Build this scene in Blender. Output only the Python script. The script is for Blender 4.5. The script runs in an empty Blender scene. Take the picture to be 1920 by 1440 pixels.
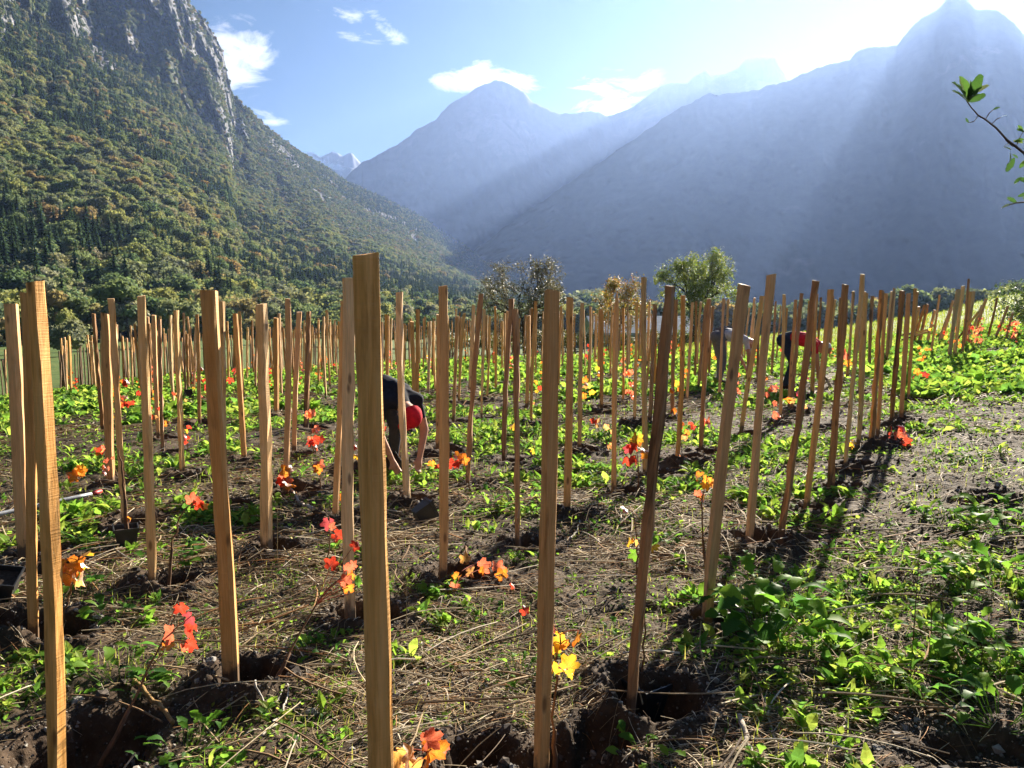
import bpy, math, random
import numpy as np
from math import radians, sin, cos, pi
random.seed(7)
RNG = np.random.default_rng(11)
sc = bpy.context.scene
C = sc.collection

# ------------------------------------------------------------------ camera
FPX, CX, CY = 1442.0, 960.0, 720.0            # focal length and centre in photo pixels
HORIZON = 581.0
PITCH = math.atan((CY - HORIZON) / FPX)
EYE = 1.5
cam_d = bpy.data.cameras.new('camera'); cam = bpy.data.objects.new('camera', cam_d); C.objects.link(cam)
cam_d.sensor_width = 36; cam_d.lens = 36 * FPX / 1920; cam_d.clip_start = 0.05; cam_d.clip_end = 20000
cam.location = (0, 0, EYE); cam.rotation_euler = (pi / 2 - PITCH, 0, 0)
sc.camera = cam

def ray(px, py):
    a, b = (px - CX) / FPX, (CY - py) / FPX
    return np.array([a, cos(PITCH) + b * sin(PITCH), -sin(PITCH) + b * cos(PITCH)])

# ------------------------------------------------------------------ sun, sky, exposure
SUNPX = (1812, -135)
sd = ray(*SUNPX); sd = sd / np.linalg.norm(sd)
SUN_EL = math.asin(sd[2]); SUN_AZ = math.atan2(sd[0], sd[1])      # azimuth clockwise from +Y
sun_l = bpy.data.lights.new('sun', 'SUN'); sun_l.energy = 5.0; sun_l.angle = radians(0.55); sun_l.color = (1.0, 0.9, 0.74)
sun = bpy.data.objects.new('sun', sun_l); C.objects.link(sun)
sun.rotation_euler = (pi / 2 - SUN_EL, 0, pi - SUN_AZ)
sun.location = (40, 60, 60)
HAZE_DENSITY, HAZE_G = 0.000069, 0.52
SKY_STRENGTH = 0.05
EXPOSURE = 2.2
world = bpy.data.worlds.new('World'); sc.world = world; world.use_nodes = True
nt = world.node_tree; N = nt.nodes; L = nt.links
N.clear()
out = N.new('ShaderNodeOutputWorld'); bg = N.new('ShaderNodeBackground'); bg.inputs[1].default_value = SKY_STRENGTH
sky = N.new('ShaderNodeTexSky'); sky.sky_type = 'NISHITA'; sky.sun_disc = False
sky.sun_elevation = SUN_EL; sky.sun_rotation = SUN_AZ; sky.altitude = 600; sky.air_density = 1.0; sky.dust_density = 0.2; sky.ozone_density = 3.0
tc = N.new('ShaderNodeTexCoord'); sep = N.new('ShaderNodeSeparateXYZ'); L.new(tc.outputs['Generated'], sep.inputs[0])
def wm(op, a, b=None, c=None, clamp=False):
    n = N.new('ShaderNodeMath'); n.operation = op; n.use_clamp = clamp
    for i, v in enumerate((a, b, c)):
        if v is None: continue
        if isinstance(v, (int, float)): n.inputs[i].default_value = v
        else: L.new(v, n.inputs[i])
    return n.outputs[0]
dy = wm('MAXIMUM', sep.outputs[1], 0.05)
S_ = wm('DIVIDE', sep.outputs[0], dy); T_ = wm('DIVIDE', sep.outputs[2], dy)
cmb = N.new('ShaderNodeCombineXYZ'); L.new(S_, cmb.inputs[0]); L.new(T_, cmb.inputs[1])
nz = N.new('ShaderNodeTexNoise'); nz.inputs['Scale'].default_value = 19; nz.inputs['Detail'].default_value = 9; nz.inputs['Roughness'].default_value = 0.62
nz.inputs['Distortion'].default_value = 0.6
mp = N.new('ShaderNodeMapping'); mp.inputs['Rotation'].default_value = (0, 0, radians(24)); mp.inputs['Scale'].default_value = (0.75, 1.7, 1)
L.new(cmb.outputs[0], mp.inputs[0]); L.new(mp.outputs[0], nz.inputs[0])
clouds = [  # px, py, half width, half height, tilt (deg), strength
    (440, 108, 62, 62, -35, 1.35), (497, 222, 38, 15, -12, 1.0), (425, 60, 30, 24, -45, 0.9),
    (645, 32, 52, 15, -12, 0.85), (668, 64, 60, 14, -8, 0.75), (722, 52, 38, 16, -40, 1.1),
    (868, 152, 62, 22, 4, 1.25), (905, 128, 22, 18, -40, 0.9), (962, 148, 56, 22, -10, 1.2),
    (1150, 178, 78, 44, 12, 0.95), (1530, 112, 120, 22, 8, 0.5), (1100, 150, 26, 14, 0, 0.4)]
tot = None
for (px, py, hw, hh, tilt, st) in clouds:
    d = ray(px, py); s0, t0 = d[0] / d[1], d[2] / d[1]
    ds = wm('SUBTRACT', S_, float(s0)); dt = wm('SUBTRACT', T_, float(t0))
    ca, sa = cos(radians(tilt)), sin(radians(tilt))
    u = wm('ADD', wm('MULTIPLY', ds, ca), wm('MULTIPLY', dt, sa)); v = wm('SUBTRACT', wm('MULTIPLY', dt, ca), wm('MULTIPLY', ds, sa))
    u = wm('DIVIDE', u, hw / FPX); v = wm('DIVIDE', v, hh / FPX)
    q = wm('SQRT', wm('ADD', wm('MULTIPLY', u, u), wm('MULTIPLY', v, v)))
    m = wm('MULTIPLY', wm('SUBTRACT', 1.45, q, clamp=True), st)
    tot = m if tot is None else wm('MAXIMUM', tot, m)
nn = wm('MULTIPLY', wm('SUBTRACT', nz.outputs['Fac'], 0.5), 5.0)
cl = wm('ADD', wm('SUBTRACT', tot, 0.5), nn)
cl = wm('MULTIPLY', wm('MULTIPLY', cl, 1.1, clamp=True), wm('MINIMUM', wm('MULTIPLY', tot, 2.2), 1.0))
cl = wm('MULTIPLY', cl, wm('GREATER_THAN', sep.outputs[1], 0.06))
cl = wm('MULTIPLY', cl, 0.8)
hsv = N.new('ShaderNodeHueSaturation'); hsv.inputs['Saturation'].default_value = 2.0; hsv.inputs['Hue'].default_value = 0.493; hsv.inputs['Value'].default_value = 0.27
# soften the contrast of the bright sky round the sun, as the photograph's tone curve does
lum = N.new('ShaderNodeRGBToBW'); L.new(sky.outputs[0], lum.inputs[0])
den = wm('ADD', wm('MULTIPLY', lum.outputs[0], 0.16), 1.0)
dv_ = N.new('ShaderNodeVectorMath'); dv_.operation = 'SCALE'; L.new(sky.outputs[0], dv_.inputs[0]); L.new(wm('DIVIDE', 1.0, den), dv_.inputs[3])
L.new(dv_.outputs[0], hsv.inputs['Color'])
mix = N.new('ShaderNodeMix'); mix.data_type = 'RGBA'; L.new(cl, mix.inputs[0]); L.new(hsv.outputs[0], mix.inputs[6]); mix.inputs[7].default_value = (5.6, 5.6, 5.5, 1)
L.new(mix.outputs[2], bg.inputs[0]); L.new(bg.outputs[0], out.inputs[0])

vs = sc.view_settings; vs.view_transform = 'Standard'; vs.look = 'None'; vs.gamma = 1; vs.exposure = EXPOSURE; vs.use_curve_mapping = False
sc.render.engine = 'CYCLES'
cy = sc.cycles
cy.use_denoising = True
try: cy.denoiser = 'OPENIMAGEDENOISE'
except Exception: pass
cy.max_bounces = 6; cy.diffuse_bounces = 3; cy.transmission_bounces = 4; cy.volume_bounces = 2; cy.transparent_max_bounces = 8
cy.sample_clamp_indirect = 6
cy.use_adaptive_sampling = True; cy.adaptive_threshold = 0.01

# ------------------------------------------------------------------ helpers
def tag(o, label=None, cat=None, group=None, kind=None):
    if label: o['label'] = label
    if cat: o['category'] = cat
    if group: o['group'] = group
    if kind: o['kind'] = kind
    return o
def empty(name, loc, rz=0):
    o = bpy.data.objects.new(name, None); C.objects.link(o); o.location = loc; o.rotation_euler = (0, 0, rz); o.empty_display_size = 0.1
    return o
def link(name, me, parent=None, loc=None):
    o = bpy.data.objects.new(name, me); C.objects.link(o)
    if parent: o.parent = parent
    if loc is not None: o.location = loc
    return o
def np_mesh(name, V, F, mats, tint=None, midx=None, smooth=False):
    """V (n,3), F (m,k) with k 3 or 4 or a list of such arrays"""
    if not isinstance(F, list): F = [F]
    F = [np.asarray(f, dtype=np.int64) for f in F if len(f)]
    me = bpy.data.meshes.new(name)
    V = np.asarray(V, dtype=np.float32)
    me.vertices.add(len(V)); me.vertices.foreach_set('co', V.ravel())
    loops = np.concatenate([f.ravel() for f in F]); sizes = np.concatenate([np.full(len(f), f.shape[1]) for f in F])
    starts = np.concatenate([[0], np.cumsum(sizes)[:-1]])
    me.loops.add(len(loops)); me.loops.foreach_set('vertex_index', loops.astype(np.int32))
    me.polygons.add(len(sizes)); me.polygons.foreach_set('loop_start', starts.astype(np.int32))
    if not isinstance(mats, (list, tuple)): mats = [mats]
    for m in mats: me.materials.append(m)
    if midx is not None: me.polygons.foreach_set('material_index', np.asarray(midx, dtype=np.int32))
    me.polygons.foreach_set('use_smooth', np.full(len(sizes), smooth))
    if tint is not None:
        tint = np.asarray(tint, dtype=np.float32)
        if tint.shape[1] == 3: tint = np.concatenate([tint, np.ones((len(tint), 1), np.float32)], 1)
        a = me.color_attributes.new('tint', 'FLOAT_COLOR', 'POINT'); a.data.foreach_set('color', tint.ravel())
    me.update(calc_edges=True); me.validate()
    return me

def _h(ix, iy, seed):
    n = (ix * 374761393 + iy * 668265263 + seed * 1274126177) & 0x7fffffff
    n = ((n ^ (n >> 13)) * 1274126177) & 0x7fffffff
    return ((n ^ (n >> 16)) & 0xffff) / 65535.0
def vnoise(x, y, seed=0):
    x = np.asarray(x, float); y = np.asarray(y, float)
    ix = np.floor(x).astype(np.int64); iy = np.floor(y).astype(np.int64); fx = x - ix; fy = y - iy
    fx = fx * fx * (3 - 2 * fx); fy = fy * fy * (3 - 2 * fy)
    a = _h(ix, iy, seed); b = _h(ix + 1, iy, seed); c = _h(ix, iy + 1, seed); d = _h(ix + 1, iy + 1, seed)
    return (a * (1 - fx) + b * fx) * (1 - fy) + (c * (1 - fx) + d * fx) * fy
def fbm(x, y, seed=0, octv=4, gain=0.5):
    s, a, t = 0, 1, 0
    for i in range(octv):
        s = s + a * vnoise(x * 2 ** i, y * 2 ** i, seed + i * 17); t += a; a *= gain
    return s / t
def sstep(a, b, x):
    t = np.clip((x - a) / (b - a), 0, 1); return t * t * (3 - 2 * t)

# ------------------------------------------------------------------ terrain
TR = np.array([0, 5, 10, 17, 25, 35, 46, 70, 120, 200, 300, 1000, 9000], float)
TP = np.array([-3500, -500, 0, 400, 960, 1300, 1500, 1700, 1920, 2400, 6000], float)
TZ = np.array([
    [0] * 11,
    [-.02, 0, 0, 0, 0, .02, .05, .10, .15, .2, .2],
    [-.2, -.1, -.08, -.03, 0, .08, .15, .22, .3, .45, .5],
    [-.8, -.5, -.4, -.2, -.05, .08, .2, .42, .58, .9, 1],
    [-1.6, -1.2, -.95, -.5, -.2, .05, .22, .55, .8, 1.2, 1.4],
    [-2.6, -2.1, -1.8, -1.1, -.55, -.15, .15, .75, 1.45, 2.4, 2.6],
    [-3.6, -3, -2.6, -1.8, -1.1, -.5, .2, 1.05, 2.35, 4, 4.4],
    [-4.2, -4, -3.6, -3.1, -3, -2, -1.2, .3, 1.9, 4, 5],
    [-4.5, -4.5, -4.3, -4.2, -6, -6, -5, -3, -1, 1, 2],
    [-4.6, -4.6, -4.6, -4.6, -8, -8, -8, -6, -3, 0, 0],
    [-5, -5, -5, -5, -10, -10, -10, -10, -6, -3, -3],
    [-10] * 11, [-10] * 11], float)
TAZ = np.arctan2(TP - CX, FPX)
def terr(x, y):
    x = np.asarray(x, float); y = np.asarray(y, float)
    r = np.hypot(x, y); az = np.clip(np.arctan2(x, y), TAZ[0], TAZ[-1])
    i = np.clip(np.searchsorted(TR, r, side='right') - 1, 0, len(TR) - 2); j = np.clip(np.searchsorted(TAZ, az, side='right') - 1, 0, len(TAZ) - 2)
    a = np.clip((r - TR[i]) / (TR[i + 1] - TR[i]), 0, 1); b = np.clip((az - TAZ[j]) / (TAZ[j + 1] - TAZ[j]), 0, 1)
    b = b * b * (3 - 2 * b) * .5 + b * .5
    return (TZ[i, j] * (1 - a) + TZ[i + 1, j] * a) * (1 - b) + (TZ[i, j + 1] * (1 - a) + TZ[i + 1, j + 1] * a) * b
def hit(px, py, dz=0.0):
    """world point where the sight line through a photo pixel meets the ground"""
    d = ray(px, py); t = 1.0
    lo, hi = 0.3, 400.0
    for k in range(400):
        t1 = lo * 1.02
        if EYE + d[2] * t1 <= terr(d[0] * t1, d[1] * t1) + dz:
            break
        lo = t1
        if lo > hi: break
    a, b = lo, lo * 1.02
    for k in range(30):
        m = (a + b) / 2
        if EYE + d[2] * m <= terr(d[0] * m, d[1] * m) + dz: b = m
        else: a = m
    return np.array([d[0] * b, d[1] * b, EYE + d[2] * b])
def at_depth(px, py, depth):
    d = ray(px, py); t = depth / d[1]
    return np.array([d[0] * t, depth, EYE + d[2] * t])

# ------------------------------------------------------------------ materials
def newmat(name):
    m = bpy.data.materials.new(name); m.use_nodes = True; nt = m.node_tree; nt.nodes.clear()
    o = nt.nodes.new('ShaderNodeOutputMaterial')
    return m, nt, o
def node(nt, typ, ins=None, **kw):
    n = nt.nodes.new(typ)
    for k, v in kw.items(): setattr(n, k, v)
    if ins:
        for k, v in ins.items():
            if isinstance(v, bpy.types.NodeSocket): nt.links.new(v, n.inputs[k])
            else: n.inputs[k].default_value = v
    return n
def ramp(nt, fac, stops):
    n = nt.nodes.new('ShaderNodeValToRGB'); nt.links.new(fac, n.inputs[0]); e = n.color_ramp.elements
    while len(e) < len(stops): e.new(0.5)
    for el, (p, c) in zip(e, stops): el.position = p; el.color = (*c, 1)
    return n.outputs[0]
def mixc(nt, f, a, b, mode='MIX'):
    n = nt.nodes.new('ShaderNodeMix'); n.data_type = 'RGBA'; n.blend_type = mode
    for i, v in ((0, f), (6, a), (7, b)):
        if isinstance(v, bpy.types.NodeSocket): nt.links.new(v, n.inputs[i])
        elif i == 0: n.inputs[0].default_value = v
        else: n.inputs[i].default_value = (*v, 1)
    return n.outputs[2]
def noise(nt, vec, scale, detail=5, rough=0.55, dist=0, out='Fac'):
    n = node(nt, 'ShaderNodeTexNoise', {'Scale': scale, 'Detail': detail, 'Roughness': rough, 'Distortion': dist})
    if vec is not None: nt.links.new(vec, n.inputs[0])
    return n.outputs[out]
def coord(nt, which='Object', scale=None, rot=None):
    t = nt.nodes.new('ShaderNodeTexCoord').outputs[which]
    if scale or rot:
        m = nt.nodes.new('ShaderNodeMapping'); nt.links.new(t, m.inputs[0])
        if scale: m.inputs['Scale'].default_value = scale
        if rot: m.inputs['Rotation'].default_value = rot
        return m.outputs[0]
    return t
def bump(nt, h, strength, dist):
    n = node(nt, 'ShaderNodeBump', {'Height': h, 'Strength': strength, 'Distance': dist}); return n.outputs[0]
def princ(nt, o, col, rough=0.8, normal=None, spec=0.3):
    p = nt.nodes.new('ShaderNodeBsdfPrincipled')
    if isinstance(col, bpy.types.NodeSocket): nt.links.new(col, p.inputs['Base Color'])
    else: p.inputs['Base Color'].default_value = (*col, 1)
    if isinstance(rough, bpy.types.NodeSocket): nt.links.new(rough, p.inputs['Roughness'])
    else: p.inputs['Roughness'].default_value = rough
    p.inputs['Specular IOR Level'].default_value = spec
    if normal is not None: nt.links.new(normal, p.inputs['Normal'])
    nt.links.new(p.outputs[0], o.inputs[0])
    return p

def attr(nt, name, out='Color'): return node(nt, 'ShaderNodeAttribute', attribute_name=name).outputs[out]
def objrand(nt): return nt.nodes.new('ShaderNodeObjectInfo').outputs['Random']

def leaf_mat(name, trans=0.55, gloss=0.35, usetint=True, col=(.1, .2, .03), var=0.25, boost=1.7):
    m, nt, o = newmat(name)
    c = attr(nt, 'tint') if usetint else None
    nzv = noise(nt, coord(nt, 'Object'), 40, 3)
    base = c if usetint else col
    v = ramp(nt, nzv, [(0.34, (1 - var, (1 - var) * .9, (1 - var) * .8)), (0.6, (1 + 0, 1, 1))])
    cc = mixc(nt, 1.0, base, v, 'MULTIPLY')
    d = node(nt, 'ShaderNodeBsdfDiffuse', {'Color': cc})
    tcol = mixc(nt, 1.0, cc, (boost, boost, boost * .8), 'MULTIPLY')
    t = node(nt, 'ShaderNodeBsdfTranslucent', {'Color': tcol})
    mx = node(nt, 'ShaderNodeMixShader', {0: trans, 1: d.outputs[0], 2: t.outputs[0]})
    g = node(nt, 'ShaderNodeBsdfGlossy', {'Color': (1, 1, 1, 1), 'Roughness': 0.5})
    fr = node(nt, 'ShaderNodeFresnel', {'IOR': 1.35})
    fm = node(nt, 'ShaderNodeMath', {0: fr.outputs[0], 1: gloss}, operation='MULTIPLY')
    m2 = node(nt, 'ShaderNodeMixShader', {0: fm.outputs[0], 1: mx.outputs[0], 2: g.outputs[0]})
    nt.links.new(m2.outputs[0], o.inputs[0])
    return m
M_WEED = leaf_mat('weed_leaf', 0.58, 0.06, boost=1.75)
M_VINE = leaf_mat('vine_leaf', 0.55, 0.2, boost=1.6, var=.5)
M_APPLE = leaf_mat('fruit_tree_leaf', 0.45, 0.5)

def tint_mat(name, rough=0.85, spec=0.2, bumpy=0.0, scale=60):
    m, nt, o = newmat(name)
    c = attr(nt, 'tint'); nv = noise(nt, coord(nt), scale, 4)
    c = mixc(nt, 1, c, ramp(nt, nv, [(.3, (.6, .6, .6)), (.7, (1.1, 1.1, 1.1))]), 'MULTIPLY')
    princ(nt, o, c, rough, bump(nt, nv, bumpy, .01) if bumpy else None, spec)
    return m
M_STRAW = tint_mat('dry_stalk', 0.8, 0.15)
M_STONE = tint_mat('pebble', 0.85, 0.2, .3, 40)
M_BARK = tint_mat('bark', 0.9, 0.15, .5, 30)

def ground_mat():
    m, nt, o = newmat('soil_and_grass')
    z = attr(nt, 'tint')                       # R: soil (0) to grass (1), G: litter amount, B: dug soil
    s = nt.nodes.new('ShaderNodeSeparateColor'); nt.links.new(z, s.inputs[0])
    co = coord(nt, 'Object')
    n1 = noise(nt, co, 9, 8, .65); n2 = noise(nt, co, 70, 6, .7); n3 = noise(nt, co, 1.2, 4)
    soil = ramp(nt, n1, [(.25, (.026, .016, .010)), (.5, (.056, .036, .022)), (.75, (.11, .074, .047))])
    soil = mixc(nt, ramp(nt, n2, [(.58, (0, 0, 0)), (.72, (.7, .7, .7))]), soil, (.17, .145, .115))
    wv = noise(nt, coord(nt, 'Object', (9, 60, 20), (0, 0, .5)), 1.0, 6, .7, 1.2)
    wv2 = noise(nt, coord(nt, 'Object', (50, 10, 20), (0, 0, -.3)), 1.0, 6, .7, 1.2)
    lit = mixc(nt, ramp(nt, wv2, [(.5, (0, 0, 0)), (.62, (1, 1, 1))]), mixc(nt, ramp(nt, wv, [(.5, (0, 0, 0)), (.6, (1, 1, 1))]), (.03, .022, .015), (.20, .15, .09)), (.17, .125, .075))
    c = mixc(nt, s.outputs[1], soil, lit)
    gfar = noise(nt, co, 0.35, 6, .65)
    grass = ramp(nt, gfar, [(.3, (.045, .085, .016)), (.5, (.085, .135, .026)), (.7, (.14, .16, .045))])
    gn = noise(nt, co, 5, 6, .7)
    grass = mixc(nt, 1, grass, ramp(nt, gn, [(.3, (.45, .45, .45)), (.65, (1.25, 1.25, 1.2))]), 'MULTIPLY')
    c = mixc(nt, s.outputs[0], c, grass)
    b1 = bump(nt, n1, .6, .03)
    bn = node(nt, 'ShaderNodeBump', {'Height': n2, 'Strength': .8, 'Distance': .008, 'Normal': b1})
    princ(nt, o, c, .9, bn.outputs[0], .15)
    return m
M_GROUND = ground_mat()

def wood_mat(name, stops, dark=0.35, darkcol=(.045, .028, .018)):
    m, nt, o = newmat(name)
    co = coord(nt, 'Object', (26, 26, 1.6)); r = objrand(nt)
    add = node(nt, 'ShaderNodeVectorMath', {0: co}, operation='ADD')
    cx = node(nt, 'ShaderNodeCombineXYZ', {0: r, 1: r, 2: r}); sc_ = node(nt, 'ShaderNodeVectorMath', {0: cx.outputs[0], 3: 90.0}, operation='SCALE')
    nt.links.new(sc_.outputs[0], add.inputs[1])
    v = add.outputs[0]
    g = noise(nt, v, 1.6, 8, .62, .7)
    c = ramp(nt, g, stops)
    fine = noise(nt, coord(nt, 'Object', (120, 120, 5)), 1.5, 4, .6)
    c = mixc(nt, 1, c, ramp(nt, fine, [(.3, (.8, .78, .75)), (.7, (1.06, 1.05, 1.04))]), 'MULTIPLY')
    big = node(nt, 'ShaderNodeVectorMath', {0: coord(nt, 'Object', (9, 9, 1.3)), 1: sc_.outputs[0]}, operation='ADD').outputs[0]
    dk = noise(nt, big, 1.0, 6, .6, .4)
    c = mixc(nt, ramp(nt, dk, [(1 - dark - .04, (0, 0, 0)), (1 - dark + .05, (.85, .85, .85))]), c, darkcol)
    # knots
    vor = node(nt, 'ShaderNodeTexVoronoi', {'Scale': 1.0}); nt.links.new(node(nt, 'ShaderNodeVectorMath', {0: coord(nt, 'Object', (14, 14, 4.5)), 1: sc_.outputs[0]}, operation='ADD').outputs[0], vor.inputs[0])
    c = mixc(nt, ramp(nt, vor.outputs['Distance'], [(.08, (.8, .8, .8)), (.17, (0, 0, 0))]), c, (.16, .075, .035))
    # mud rubbed onto the foot and a few rust coloured stains
    sz = nt.nodes.new('ShaderNodeSeparateXYZ'); nt.links.new(coord(nt), sz.inputs[0])
    mudn = noise(nt, coord(nt, 'Object', (14, 14, 7)), 1.5, 6, .7)
    mz = node(nt, 'ShaderNodeMath', {0: sz.outputs[2], 1: -4.2, 2: .95}, operation='MULTIPLY_ADD').outputs[0]
    mm = node(nt, 'ShaderNodeMath', {0: mz, 1: mudn}, operation='ADD').outputs[0]
    c = mixc(nt, ramp(nt, mm, [(.78, (0, 0, 0)), (.95, (.85, .85, .85))]), c, (.07, .052, .038))
    st_ = noise(nt, node(nt, 'ShaderNodeVectorMath', {0: coord(nt, 'Object', (20, 20, 3.2)), 1: sc_.outputs[0]}, operation='ADD').outputs[0], 1.0, 5, .6)
    c = mixc(nt, ramp(nt, st_, [(.58, (0, 0, 0)), (.68, (.55, .55, .55))]), c, (.30, .13, .045))
    hs = node(nt, 'ShaderNodeHueSaturation', {'Color': c})
    nt.links.new(node(nt, 'ShaderNodeMapRange', {'Value': r, 'To Min': .82, 'To Max': 1.16}).outputs[0], hs.inputs['Value'])
    r2 = node(nt, 'ShaderNodeMath', {0: r, 1: 7.31}, operation='MULTIPLY'); r3 = node(nt, 'ShaderNodeMath', {0: r2.outputs[0]}, operation='FRACT')
    nt.links.new(node(nt, 'ShaderNodeMapRange', {'Value': r3.outputs[0], 'To Min': .88, 'To Max': 1.12}).outputs[0], hs.inputs['Saturation'])
    saw = noise(nt, coord(nt, 'Object', (6, 6, 170)), 1.0, 2)
    bb = bump(nt, saw, .45, .004)
    b2 = node(nt, 'ShaderNodeBump', {'Height': fine, 'Strength': .5, 'Distance': .002, 'Normal': bb})
    princ(nt, o, hs.outputs[0], .72, b2.outputs[0], .25)
    return m
W_FRESH = wood_mat('sawn_wood', [(.2, (.48, .235, .085)), (.45, (.74, .405, .165)), (.8, (.86, .54, .26))], .16, (.17, .085, .04))
W_PALE = wood_mat('pale_sawn_wood', [(.2, (.60, .36, .15)), (.45, (.80, .51, .235)), (.8, (.90, .64, .35))], .16, (.22, .13, .06))
W_DARK = wood_mat('weathered_wood', [(.2, (.13, .07, .035)), (.42, (.40, .21, .095)), (.8, (.66, .39, .18))], .40, (.05, .03, .02))
WOODS = {'f': W_FRESH, 'p': W_PALE, 'd': W_DARK}

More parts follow.
